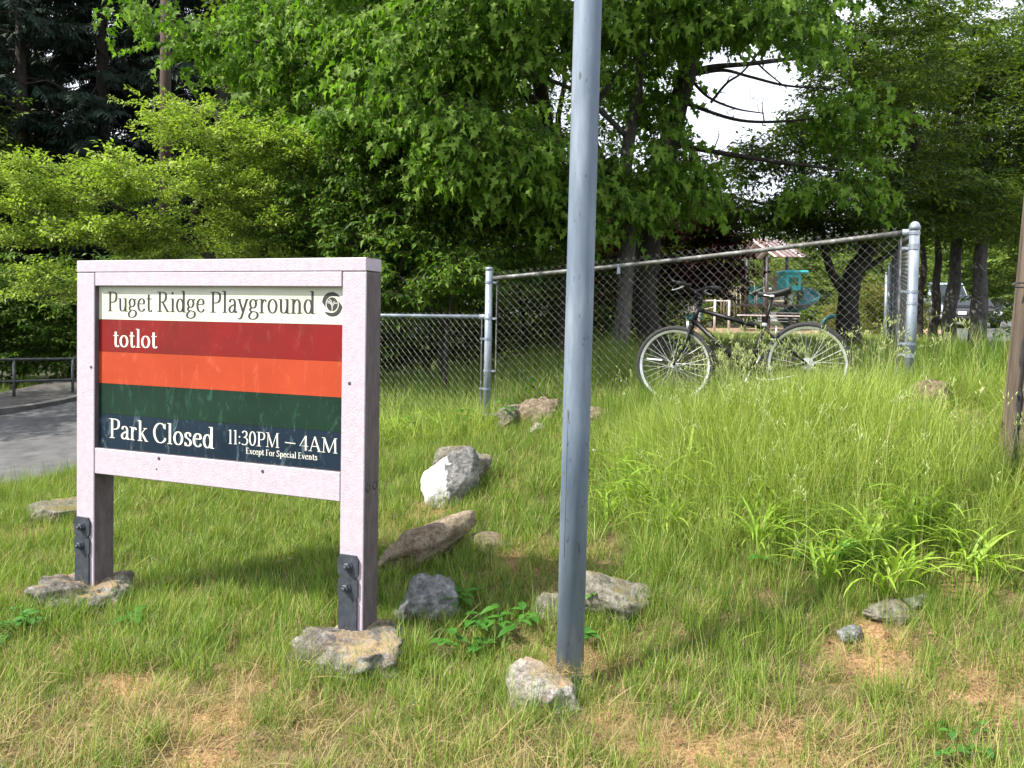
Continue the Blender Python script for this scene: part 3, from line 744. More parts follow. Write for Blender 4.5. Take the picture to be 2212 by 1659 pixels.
# iron straps at the feet, scalloped at the sides
so = [(-.052, 0), (.052, 0), (.052, .19), (.046, .2), (.056, .215), (.056, .29), (.044, .305), (.058, .325), (.058, .395), (.044, .415), (-.044, .415), (-.058, .395), (-.058, .325), (-.044, .305), (-.056, .29), (-.056, .215), (-.046, .2), (-.052, .19)]
for xc in (PW / 2 - .012, SW - PW / 2 - .012):
    for yf, sg in ((-.0125, 1), (PD + .001, -1)):
        st = MB().prism(so, 0, .011, lambda a, b, h: (a, h, b)).build("iron_strap", M['iron'], sign, loc=(xc, yf, -.0))
        for zz in (.255, .362) if sg > 0 else ():
            mb = MB(); mb.lathe([(.025, 0), (.025, -.006), (.0165, -.0065)], 16, 'y'); mb.lathe([(.019, -.0066), (.019, -.02), (.016, -.022)], 6, 'y'); mb.lathe([(.009, -.021), (.009, -.034), (.006, -.036)], 8, 'y')
            mb.build("bolt", M['iron'], st, loc=(.004 * (1 if zz > .3 else -1), -.0005, zz))

# ================================================================== STEEL POLE
def steel(name, c1_, c2_, c3_, rough=.45, metal=.55, z=.2, sc=7):
    mt, N, L, B = new_mat(name)
    t = N.new("ShaderNodeTexCoord"); mpn = N.new("ShaderNodeMapping"); mpn.inputs["Scale"].default_value = (1, 1, z); L.new(t.outputs["Object"], mpn.inputs[0])
    n1 = N.new("ShaderNodeTexNoise"); n1.inputs["Scale"].default_value = sc; n1.inputs["Detail"].default_value = 9; n1.inputs["Roughness"].default_value = .6; L.new(mpn.outputs[0], n1.inputs[0])
    m3 = N.new("ShaderNodeMapping"); m3.inputs["Scale"].default_value = (1, 1, .35); L.new(t.outputs["Object"], m3.inputs[0])
    n2 = N.new("ShaderNodeTexNoise"); n2.inputs["Scale"].default_value = 48; n2.inputs["Detail"].default_value = 6; L.new(m3.outputs[0], n2.inputs[0])
    r_ = ramp(N, [(.3, c1_), (.52, c2_), (.7, c3_)]); L.new(n1.outputs["Fac"], r_.inputs[0])
    rr = N.new("ShaderNodeMapRange"); rr.inputs[1].default_value = .65; rr.inputs[2].default_value = .7; rr.inputs[4].default_value = .8; L.new(n2.outputs["Fac"], rr.inputs[0])
    m2 = N.new("ShaderNodeMix"); m2.data_type = 'RGBA'; L.new(rr.outputs[0], m2.inputs[0]); L.new(r_.outputs[0], m2.inputs[6]); m2.inputs[7].default_value = (.05, .05, .06, 1)
    L.new(m2.outputs[2], B.inputs["Base Color"]); B.inputs["Metallic"].default_value = metal
    r3 = N.new("ShaderNodeMapRange"); r3.inputs[3].default_value = rough - .12; r3.inputs[4].default_value = rough + .2; L.new(n1.outputs["Fac"], r3.inputs[0]); L.new(r3.outputs[0], B.inputs["Roughness"])
    bp = N.new("ShaderNodeBump"); bp.inputs["Strength"].default_value = .12; bp.inputs["Distance"].default_value = .004; L.new(n1.outputs["Fac"], bp.inputs["Height"]); L.new(bp.outputs[0], B.inputs["Normal"])
    return mt
M['pole'] = steel("weathered_galvanised", (.07, .10, .145), (.14, .18, .235), (.25, .29, .345), .62, .12)
M['galv'] = steel("galvanised_pipe", (.14, .175, .22), (.25, .29, .35), (.38, .42, .48), .45, .4, sc=14)
M['rail'] = steel("weathered_rail", (.06, .06, .058), (.14, .14, .135), (.3, .31, .31), .55, .4, z=1, sc=18)
M['wire'] = surf("galvanised_wire", (.13, .13, .12), (.3, .31, .29), 14, .5, .4, bump=0)
pb = P(1229, 1466, 3.62); pt = P(1270, 0, 3.62)
pole = empty("steel_pole", (pb.x, pb.y, H(pb.x, pb.y) - .02), label="tall weathered blue-grey steel pole standing in front of the fence", cat="pole")
lean = (pt - pb) / (pt.z - pb.z)
mb = MB(); mb.tube([Vector((0, 0, -.3)) + lean * 0, lean * 1.2, lean * 2.6, lean * 4.2], .061, 48, caps=True)
mb.build("shaft", M['pole'], pole, smooth=True)
MB().lathe([(.064, 0), (.064, .02), (.05, .035), (.02, .045)], 32, c=tuple(lean * 4.2)).build("cap", M['pole'], pole, smooth=True)
# weld seam and rusty collar at the foot
mb = MB(); mb.tube([lean * z + Vector((-.0402, -.0462, 0)) for z in (.62, .9, 1.25)], .0011, 4); mb.build("seam", M['screw'], pole)

# ================================================================== CHAIN LINK FENCES
def chain_mesh(a, b, za0, za1, zb0, zb1, w=.0715, r_=.0014):
    """woven wire between two ends; a, b = (x, y); z0 bottom, z1 top at each"""
    mb = MB()
    A, Bv = Vector((a[0], a[1], 0)), Vector((b[0], b[1], 0)); Lw = (Bv - A).length; e = (Bv - A).normalized(); nn = Vector((-e.y, e.x, 0))
    n = int(Lw / (w / 2))
    for i in range(n):
        t = (i + .5) / n; z0 = za0 + (zb0 - za0) * t; z1 = za1 + (zb1 - za1) * t
        slope = (zb1 - za1) / Lw
        pts = []; k0 = 0
        zz = z1; k = 0
        x0 = i * w / 2
        while zz > z0:
            side = (k + i) % 2
            x = x0 + (w / 2 + .0026 if side else -.0026)
            zc = za1 + slope * x + (zz - z1)
            p = A + e * x + nn * (.003 if (k % 2) else -.003) + Vector((0, 0, zc))
            pts.append(p)
            zz -= w * .53; k += 1
        if k > 1:
            pts.insert(0, pts[0] + (pts[0] - pts[1]) * .35 + nn * .004)
            mb.tube(pts, r_, 4, caps=False)
    return mb
def ftube(p, q, r_, n=14): return MB().tube([p, q], r_, n)
mid = Vector((-.235, 8.0, 0)); rgtp = Vector((3.21, 6.6, 0))
fence = empty("chain_link_fence", (mid.x, mid.y, H(mid.x, mid.y)), label="tall chain-link fence panel behind the bicycle, its top rail climbing to the right", cat="fence")
fo = fence.location
def L3(p): return Vector(p) - fo
zm, zr = P(1054, 941, 8).z, P(1964, 862, 6.6).z
post_top_m, post_top_r = P(1057, 580, 8), P(1976, 492, 6.6)
def post(top, x, y, zb, r_, parent, cap='flat', mat='galv', org=None):
    org = org if org is not None else Vector((0, 0, 0))
    b = Vector((x, y, zb - .12)) - org; t = Vector(top) - org
    p = MB().tube([b, t], r_, 24).build("post", M[mat], parent, smooth=True)
    if cap == 'dome': prof = [(r_ + .004, 0), (r_ + .004, .03), (r_ + .001, .036), (r_ - .003, .05), (r_ - .012, .062), (r_ * .3, .07)]
    else: prof = [(r_ + .003, 0), (r_ + .003, .022), (r_ - .001, .03), (r_ * .6, .035)]
    MB().lathe(prof, 24, c=tuple(t - Vector((0, 0, .02)))).build("cap", M['galv'], p, smooth=True)
    return p
def bands(p_obj, x, y, zs, r_, org, dirs, ztop, top, base):
    for z, dr in zs:
        t = (z - base.z) / (top.z - base.z); c = base.lerp(top, t) - org
        mb = MB(); mb.lathe([(r_ + .001, -.011), (r_ + .0045, -.011), (r_ + .0045, .011), (r_ + .001, .011)], 20, c=tuple(c))
        for d in dr:
            d = Vector(d).normalized(); s_ = Vector((-d.y, d.x, 0)) * .004
            a0, a1 = c + d * (r_ * .9), c + d * (r_ + .05)
            for sg in (-1, 1):
                q = a0 + s_ * sg; q2 = a1 + s_ * sg; z_ = Vector((0, 0, .010)); w_ = s_ * .35
                mb.add([q - z_ - w_, q2 - z_ - w_, q2 + z_ - w_, q + z_ - w_, q - z_ + w_, q2 - z_ + w_, q2 + z_ + w_, q + z_ + w_], [(0, 1, 2, 3), (4, 5, 6, 7), (0, 1, 5, 4), (3, 2, 6, 7), (1, 2, 6, 5)])
            bo = c + d * (r_ + .036); mb.tube([bo - s_ * 3, bo + s_ * 3], .0065, 8)
        mb.build("tension_band", M['galv'], p_obj)
ed = (rgtp - mid).normalized()
pm = post(post_top_m, mid.x, mid.y, zm, .036, fence, 'flat', org=fo)
pr = post(post_top_r, rgtp.x, rgtp.y, zr, .039, fence, 'dome', org=fo)
left_end = Vector((-3.75, 9.75, 0)); el = (left_end - mid).normalized()
back_dir = Vector((8.2 - 3.21, 18 - 6.6, 0)).normalized()
bands(pm, 0, 0, [(P(1054, y, 8).z, [ed]) for y in (610, 688, 801, 895)] + [(P(1054, y, 8).z, [el]) for y in (732, 840, 943 - 8)], .036, fo, None, None, post_top_m, Vector((mid.x, mid.y, zm - .12)))
bands(pr, 0, 0, [(P(1968, y, 6.6).z, [-ed]) for y in (504, 536, 630, 743, 767)] + [(P(1968, y, 6.6).z, [back_dir]) for y in (530, 655, 770)], .039, fo, None, None, post_top_r, Vector((rgtp.x, rgtp.y, zr - .12)))
ra, rb = P(1066, 601, 7.97), P(1958, 502, 6.63)
mb = MB(); npt = 14
pts = [ra.lerp(rb, i / npt) + Vector((0, 0, -.018 * math.sin(math.pi * i / npt))) for i in range(npt + 1)]
mb.tube([L3(p) for p in pts], .0205, 14); mb.build("top_rail", M['rail'], fence, smooth=True)
MB().tube([L3(rb) - ed * .03, L3(rb) + ed * .06], .026, 14).build("rail_end_cup", M['galv'], fence, smooth=True)
# wire ties and a white clip on the rail
for i in range(1, 13, 2):
    c = L3(pts[i]); mb = MB(); mb.lathe([(.0225, -.003), (.025, -.003), (.025, .003), (.0225, .003)], 10, 'x', c=tuple(c)); mb.build("wire_tie", M['wire'], fence)
cl = L3(P(1336, 578, 7.52)); MB().box(-.014, -.03, -.06, .014, .025, .03, ch=.004).build("clip", M['galv'], fence, loc=cl)
off = Vector((ed.y, -ed.x, 0)) * -.02
A_, B_ = mid + ed * .075 + off, rgtp - ed * .085 + off
zA1, zB1 = ra.z + .05, rb.z + .035
tb = chain_mesh((A_.x, A_.y), (B_.x, B_.y), zm - .05, zA1, zr - .05, zB1)
o = tb.build("wire_mesh", M['wire'], fence, fix=False, loc=-fo)
for p_, z0, z1 in ((mid + ed * .078 + off, zm, zA1 - .03), (rgtp - ed * .088 + off, zr, zB1 - .05)):
    q0 = Vector((p_.x, p_.y, z0)) - fo; q1 = Vector((p_.x, p_.y, z1)) - fo
    MB().tube([q0, q1], .007, 6).build("tension_bar", M['rail'], fence)

lf = empty("chain_link_fence", (left_end.x, left_end.y, H(left_end.x, left_end.y)), label="lower chain-link fence run between the park sign and the middle post", cat="fence")
lo = lf.location
zl = H(left_end.x, left_end.y)
tl = Vector((left_end.x, left_end.y, P(835, 684, 9).z + .02)); 
post(tl + Vector((0, 0, .05)), left_end.x, left_end.y, zl, .03, lf, org=lo)
rz0 = P(1044, 684, 8.04)
MB().tube([rz0 - lo, Vector((left_end.x, left_end.y, tl.z - .02)) - lo], .019, 12).build("top_rail", M['galv'], lf, smooth=True)
MB().tube([rz0 - lo - el * .05, rz0 - lo + el * .035], .025, 12).build("rail_end_cup", M['galv'], lf, smooth=True)
A2, B2 = mid + el * .07, left_end
chain_mesh((A2.x, A2.y), (B2.x, B2.y), zm - .05, rz0.z + .025, zl, tl.z + .0).build("wire_mesh", M['wire'], lf, fix=False, loc=-lo)
MB().tube([Vector((A2.x, A2.y, zm)) - lo, Vector((A2.x, A2.y, rz0.z - .02)) - lo], .007, 6).build("tension_bar", M['rail'], lf)
mpnt = mid.lerp(left_end, .62)
post(Vector((mpnt.x, mpnt.y, (rz0.z + tl.z) / 2 - .03)), mpnt.x, mpnt.y, H(mpnt.x, mpnt.y), .025, lf, org=lo)

bf = empty("chain_link_fence", (rgtp.x + .2, rgtp.y + .4, zr), label="chain-link fence run going away from the corner post, seen almost edge-on", cat="fence")
bo_ = bf.location
bp_pts = [rgtp + back_dir * s_ for s_ in (.09, 3.0, 6.0, 9.1, 12.4)]
top_z = [P(1950, 510, 6.7).z, 2.48, 2.55, 2.6, 2.62]
for i, p_ in enumerate(bp_pts):
    if i: post(Vector((p_.x, p_.y, top_z[i] + .04)), p_.x, p_.y, H(p_.x, p_.y), .032 if i < 4 else .04, bf, org=bo_)
for i in range(4):
    a_, b_ = bp_pts[i], bp_pts[i + 1]
    MB().tube([Vector((a_.x, a_.y, top_z[i])) - bo_, Vector((b_.x, b_.y, top_z[i + 1])) - bo_], .02, 10).build("top_rail", M['rail'], bf, smooth=True)
    chain_mesh((a_.x, a_.y), (b_.x, b_.y), H(a_.x, a_.y), top_z[i] + .04, H(b_.x, b_.y), top_z[i + 1] + .04, r_=.0017, w=.0715 if i < 2 else .143).build("wire_mesh", M['wire'], bf, fix=False, loc=-bo_)
p_ = bp_pts[0]; MB().tube([Vector((p_.x, p_.y, zr)) - bo_, Vector((p_.x, p_.y, top_z[0] - .02)) - bo_], .008, 6).build("tension_bar", M['rail'], bf)

# ================================================================== BICYCLE
M['frame'] = surf("black_frame_paint", (.005, .005, .006), (.009, .009, .011), 20, .42, bump=0, spec=.3)
M['rubber'] = surf("tyre_rubber", (.012, .012, .013), (.03, .03, .032), 20, .8, bump=.3)
M['alloy'] = surf("brushed_alloy", (.55, .56, .58), (.72, .73, .75), 20, .35, .75, bump=0)
M['spoke'] = surf("steel_spoke", (.35, .38, .38), (.5, .53, .53), 20, .45, .4, bump=0)
M['reflector'] = surf("white_reflector", (.7, .7, .72), (.85, .85, .88), 40, .25, 0, bump=0)
M['saddle'] = surf("black_saddle", (.012, .012, .013), (.02, .02, .022), 20, .55, bump=.1)
rr_p, ff_p = Vector((2.437, 6.70, 0)), Vector((1.425, 7.10, 0))
ba = math.atan2(ff_p.y - rr_p.y, ff_p.x - rr_p.x)
zrw, zfw = P(1745, 877, 6.70).z, P(1461, 875, 7.10).z
WB = (ff_p - rr_p).length
bike = empty("bicycle", (rr_p.x, rr_p.y, zrw), 0, label="black city bicycle leaning against the chain-link fence in tall grass", cat="bicycle")
bike.rotation_mode = 'XYZ'
xb = Vector((ff_p.x - rr_p.x, ff_p.y - rr_p.y, zfw - zrw)).normalized()
# rider's left faces the viewer; lean the top towards the fence
yb0 = Vector((0, 0, 1)).cross(xb).normalized()          # local +y: left of travel
yb = (yb0 * math.cos(R(4)) + Vector((0, 0, 1)) * math.sin(R(4))).normalized()
zb_ = xb.cross(yb).normalized(); yb = zb_.cross(xb)
mm = Matrix((xb, yb, zb_)).transposed().to_4x4(); mm.translation = bike.location
bike.matrix_basis = mm
WR = .345
def wheel(cx_, yaw, nm, piv=None):
    w = MB().tube([(WR * .937 * math.cos(a * math.pi / 36), 0, WR * .937 * math.sin(a * math.pi / 36)) for a in range(72)], .0225, 12, closed=True)
    o = w.build("wheel", M['rubber'], bike, smooth=True, loc=(cx_, 0, WR), rot=(0, 0, yaw))
    o["label"] = nm
    # tread ribs stand proud of the tyre
    rim = MB()
    prof = [(.288, -.010), (.308, -.0165), (.308, .0165), (.288, .010)]
    vs = []; n = 72
    for k in range(n):
        a = 2 * math.pi * k / n
        for r_, yy in prof: vs.append((r_ * math.cos(a), yy, r_ * math.sin(a)))
    fs = [(k * 4 + j, k * 4 + (j + 1) % 4, ((k + 1) % n) * 4 + (j + 1) % 4, ((k + 1) % n) * 4 + j) for k in range(n) for j in range(4)]
    rim.add(vs, fs); rim.build("rim", M['alloy'], o)
    MB().lathe([(.010, -.05), (.010, -.034), (.025, -.034), (.025, -.029), (.014, -.027), (.013, .027), (.025, .029), (.025, .034), (.010, .034), (.010, .05)], 16, 'y').build("hub", M['alloy'], o, smooth=False)
    base = MB().tube([(0, 0, 0), (1, 0, 0)], .00135, 5).mesh("spoke", M['spoke'])
    for k in range(32):
        a = 2 * math.pi * k / 32; sd = 1 if k % 2 else -1; off_ = R(34) * (1 if (k // 2) % 2 else -1)
        p0 = Vector((.021 * math.cos(a + off_ * 1.5), .031 * sd, .021 * math.sin(a + off_ * 1.5))); p1 = Vector((.29 * math.cos(a), 0, .29 * math.sin(a)))
        d = p1 - p0; q = d.to_track_quat('X', 'Z')
        sp = link_mesh("spoke", base, o, p0, q.to_euler()); sp.scale = (d.length, 1, 1)
    MB().lathe([(.004, .01), (.004, .03)], 6, 'z', c=(0, 0, -.315)).build("valve", M['alloy'], o)
    return o
wr = wheel(0, 0, "rear wheel")
wf = wheel(WB, R(-4), "front wheel")
MB().box(.115, -.012, .028, .255, -.002, .042, ch=.003).build("reflector", M['reflector'], wf, rot=(0, R(-6), 0))
for sd, r0 in ((-1, .045),):
    mb = MB()
    for j, r_ in enumerate((.052, .046, .04, .034, .028)): mb.lathe([(r_, -.02 - j * .005), (r_, -.0175 - j * .005)], 24, 'y')
    mb.build("cassette", M['alloy'], wr)
def bt(name, pts, r_, mat='frame', parent=bike, n=14, ell=1.0): return MB().tube(pts, r_, n, ell=ell).build(name, M[mat], parent, smooth=True)
BB = (.455, 0, .265); SC = (.335, 0, .665); HT, HB = (.868, 0, .86), (.925, 0, .70)
fr = MB()
fr.tube([BB, SC], .0165, 14); fr.tube([(SC[0] - .01, 0, SC[2] - .02), (HT[0] + .005, 0, HT[2] - .035)], .019, 14); fr.tube([(HB[0] - .01, 0, HB[2] + .035), BB], .022, 14)
fr.tube([HB, HT], .022, 16); fr.tube([(BB[0], -.036, BB[2]), (BB[0], .036, BB[2])], .022, 16)
for sd in (-1, 1):
    fr.tube([(SC[0], sd * .012, SC[2] - .01), (.29, sd * .028, .60), (0.0, sd * .062, WR)], .010, 10)
    fr.tube([(BB[0], sd * .022, BB[2]), (.36, sd * .04, .275), (0, sd * .062, WR)], .0105, 10)
fr.tube([(.27, -.035, .575), (.27, .035, .575)], .008, 8)
fr.build("frame", M['frame'], bike, smooth=True)
fk = MB()
fk.tube([(HB[0] + .004, 0, HB[2] + .01), (HB[0] + .012, 0, HB[2] - .035)], .02, 14); fk.tube([(HB[0] + .012, -.05, HB[2] - .035), (HB[0] + .012, .05, HB[2] - .035)], .014, 10)
for sd in (-1, 1): fk.tube([(HB[0] + .012, sd * .047, HB[2] - .02), (.985, sd * .052, .53), (WB - .03, sd * .055, .40), (WB, sd * .055, WR)], [.015, .0145, .012, .010], 12)
fk.build("fork", M['frame'], bike, smooth=True)
for (cx_, cz, sl) in ((HB[0] + .03, HB[2] - .04, 1), (.25, .59, -1)):
    b = MB()
    for sd in (-1, 1):
        b.tube([(cx_, sd * .035, cz - .03), (cx_ + .012 * sl, sd * .046, cz + .02), (cx_ + .015 * sl, sd * .03, cz + .07)], .006, 8)
        b.box(cx_ - .03, sd * .02 - .005, cz - .045, cx_ + .03, sd * .02 + .005, cz - .032)
    b.tube([(cx_ + .015 * sl, -.04, cz + .068), (cx_ + .015 * sl, .05, cz + .075)], .0025, 6)
    b.build("brake", M['alloy'], bike, smooth=True)
bt("seatpost", [(SC[0] + .004, 0, SC[2] - .03), (.262, 0, .915)], .0135)
MB().lathe([(.021, -.014), (.023, 0), (.021, .014)], 14, c=(SC[0] - .003, 0, SC[2] + .012)).build("seat_clamp", M['alloy'], bike)
# saddle: narrow nose, broad raised tail
mb = MB(); vs = []; fs = []; ns_, na = 14, 14
for i in range(ns_):
    t = i / (ns_ - 1); x = .385 - .275 * t
    hw = .021 + .062 * max(0, (t - .35) / .65) ** 1.25 if t > .35 else .021 - .006 * (1 - t / .35) ** 2
    if t > .93: hw *= .9
    zc = .945 + .028 * t ** 2 - .012 * math.sin(math.pi * t); th = .018 + .012 * t
    if i == 0: hw *= .55; th *= .6
    for k in range(na):
        a = 2 * math.pi * k / na; sz = math.sin(a)
        vs.append((x, hw * math.cos(a), zc + (th * .75 * sz if sz > 0 else th * 1.5 * sz)))
for i in range(ns_ - 1):
    for k in range(na): fs.append((i * na + k, i * na + (k + 1) % na, (i + 1) * na + (k + 1) % na, (i + 1) * na + k))
fs += [tuple(range(na)), tuple((ns_ - 1) * na + k for k in range(na))]
sd_o = mb.add(vs, fs).build("saddle", M['saddle'], bike, smooth=True)
rl = MB()
for sd in (-1, 1): rl.tube([(.35, sd * .012, .932), (.29, sd * .022, .918), (.22, sd * .022, .92), (.14, sd * .03, .945)], .0035, 6)
rl.box(.245, -.028, .905, .285, .028, .925, ch=.003); rl.build("saddle_rail", M['alloy'], sd_o)
# bars, turned to the rider's right
hb = empty("handlebar_assembly", (0, 0, 0)); hb.parent = bike
bpy.data.objects.remove(hb)
sy = R(-26)
def rot_(p):
    c = Vector((.868, 0, 0)); v = Vector(p) - c; return Matrix.Rotation(sy, 3, 'Z') @ v + c
st = MB(); st.tube([HT, (.852, 0, .91), (.848, 0, .935)], .0165, 14); st.tube([(.848, 0, .93), rot_((.89, 0, .965)), rot_((.93, 0, .985))], [.016, .014, .018], 12)
st.lathe([(.024, -.006), (.024, .006)], 16, c=(.865, 0, .872)); st.build("stem", M['frame'], bike, smooth=True)
hbar = MB().tube([rot_((.86, .30, 1.03)), rot_((.885, .16, 1.03)), rot_((.915, .07, 1.0)), rot_((.93, 0, .985)), rot_((.915, -.07, 1.0)), rot_((.885, -.16, 1.03)), rot_((.86, -.30, 1.03))], .0125, 12).build("handlebar", M['frame'], bike, smooth=True)
for sd in (-1, 1):
    MB().tube([rot_((.858, sd * .31, 1.031)), rot_((.861, sd * .29, 1.031)), rot_((.878, sd * .19, 1.031))], [.016, .0175, .0165], 12).build("grip", M['rubber'], hbar, smooth=True)
    MB().tube([rot_((.9, sd * .165, 1.022)), rot_((.94, sd * .19, 1.0)), rot_((.945, sd * .25, .985)), rot_((.935, sd * .29, .98))], [.008, .006, .006, .005], 8).build("brake_lever", M['alloy'], hbar, smooth=True)
    MB().tube([rot_((.86, sd * .30, 1.031)), rot_((.91, sd * .305, 1.05)), rot_((.95, sd * .30, 1.085))], [.011, .012, .011], 10).build("bar_end", M['frame'], hbar, smooth=True)
MB().box(-.02, -.03, -.012, .02, .03, .015, ch=.006).build("bell", M['frame'], hbar, loc=rot_((.90, .1, 1.03)))
def cab(a, b, m_): return MB().tube([tuple(p) for p in spline([a, m_, b], 8)], .0025, 6)
cab(rot_((.93, .19, 1.0)), (HB[0] + .04, .03, HB[2] + .03), rot_((1.0, .08, .93))).build("cable", M['rubber'], bike, smooth=True)
cab(rot_((.93, -.19, 1.0)), (.78, .02, .83), rot_((.99, -.06, .92))).build("cable", M['rubber'], bike, smooth=True)
cr = MB(); ca = R(-62)
for sd, q in ((1, 0), (-1, math.pi)):
    e_ = Vector((math.cos(ca + q), 0, math.sin(ca + q))) * .17
    cr.tube([(BB[0], sd * .055, BB[2]), (BB[0] + e_.x, sd * .065, BB[2] + e_.z)], .009, 10)
    MB().box(-.045, -.045, -.01, .045, .045, .01, ch=.004).build("pedal", M['rubber'], bike, loc=(BB[0] + e_.x, sd * .12, BB[2] + e_.z))
cr.build("crank", M['alloy'], bike, smooth=True)
MB().lathe([(.09, -.052), (.094, -.05), (.09, -.048)], 40, 'y', c=(BB[0], 0, BB[2])).build("chainring", M['frame'], bike)
ch = MB(); ch.tube([(BB[0], -.05, BB[2] + .092), (0, -.04, WR + .045)], .004, 6); ch.tube([(BB[0], -.05, BB[2] - .092), (.05, -.05, WR - .14), (.0, -.04, WR - .12)], .004, 6); ch.build("chain", M['screw'], bike)
MB().tube([(.40, .045, .235), (.37, .055, .215), (.27, .06, .215), (.16, .065, .235), (.10, .066, .245)], [.009, .0085, .008, .0075, .009], 10).build("kickstand", M['reflector'], bike, smooth=True)
# ================================================================== PLANT PIECES
M['bark_dark'] = surf("dark_mossy_bark", (.018, .015, .012), (.05, .042, .034), 12, .95, bump=.8, bscale=45, stretch=(1, 1, .35), c3=(.09, .09, .06), bdist=.03)
M['bark_grey'] = surf("grey_lichened_bark", (.05, .046, .04), (.13, .125, .115), 14, .95, bump=.8, bscale=40, stretch=(1, 1, .5), c3=(.26, .26, .24), bdist=.03)
M['twig'] = surf("twig_bark", (.035, .026, .018), (.07, .055, .04), 20, .9, bump=0)
M['lf_maple'] = leaf_mat("maple_leaf", (.045, .10, .012), (.12, .21, .025), (.22, .34, .06), trans=.45, rough=.6, spec=.18, tcol=(1.1, 1.4, .5))
M['lf_lime'] = leaf_mat("lime_small_leaf", (.2, .28, .04), (.32, .43, .065), (.44, .54, .12), trans=.4, tcol=(1.2, 1.35, .65), rough=.5, spec=.3)
M['lf_dog'] = leaf_mat("dogwood_leaf", (.035, .085, .01), (.09, .18, .018), (.18, .29, .04), trans=.42, rough=.5, spec=.3)
M['lf_cherry'] = leaf_mat("cherry_leaf", (.03, .07, .012), (.09, .16, .02), (.2, .28, .045), trans=.5, rough=.5, spec=.3)
M['lf_dark'] = leaf_mat("fir_needles", (.010, .022, .015), (.016, .034, .022), (.026, .05, .03), trans=.12, rough=.6, spec=.2)  # albedo set low to stand in for the shade on the firs
M['lf_red'] = leaf_mat("red_maple_leaf", (.03, .006, .008), (.06, .012, .012), (.12, .02, .016), trans=.25, rough=.5, spec=.3, tcol=(1.5, .8, .7))
M['lf_far'] = leaf_mat("far_leaf", (.055, .10, .015), (.12, .19, .03), (.2, .28, .05), trans=.3, rough=.6, spec=.2)
M['lf_gold'] = leaf_mat("golden_shrub_leaf", (.08, .12, .02), (.15, .19, .03), (.27, .2, .06), trans=.3, rough=.6, spec=.2)
M['lf_weed'] = leaf_mat("weed_leaf", (.03, .11, .015), (.06, .18, .025), (.10, .25, .035), trans=.3, rough=.35, spec=.5)
MAPLE = [(0, 0), (.12, .09), (.06, .30), (.22, .46), (.34, .36), (.40, .20), (.52, .30), (.62, .42), (.68, .26), (.72, .12), (.86, .10), (1.0, 0)]
MAPLE = [(0, 0)] + [(-.02, .14), (-.10, .36), (.10, .30), (.30, .52), (.36, .26), (.44, .13), (.62, .24), (.72, .10), (1.0, .0)]
OVATE = [(0, 0), (.18, .17), (.42, .25), (.7, .17), (1, 0)]
NARROW = [(0, 0), (.3, .11), (.65, .09), (1, 0)]
BROAD = [(0, 0), (.12, .24), (.4, .36), (.7, .25), (1, 0)]
def add_leaf(mb, base, u, up, Ln, half, fold=.25, droop=.25):
    u = Vector(u).normalized(); w = Vector(up) - u * Vector(up).dot(u)
    w = w.normalized() if w.length > 1e-5 else u.orthogonal().normalized()
    v = w.cross(u)
    mid = [a for a, b in half]
    vs = []; base = Vector(base)
    def pt(a, b): return base + u * (a * Ln) + v * (b * Ln) + w * (abs(b) * fold * Ln - droop * a * a * Ln)
    n = len(half)
    for a, b in half: vs.append(pt(max(a, 0), 0) if b == 0 else pt(max(a * .98, 0), 0))
    lf = [pt(a, b) for a, b in half[1:-1]]; rt = [pt(a, -b) for a, b in half[1:-1]]
    vs += lf + rt
    fs = []; k = n - 2
    for side in (0, 1):
        o = n + side * k
        def S(i): return o + i - 1
        for i in range(n - 1):
            a, b = i, i + 1
            if i == 0: f = (0, b, S(b))
            elif b == n - 1: f = (a, b, S(a))
            else: f = (a, b, S(b), S(a))
            fs.append(f if side == 0 else tuple(reversed(f)))
    mb.add(vs, fs)
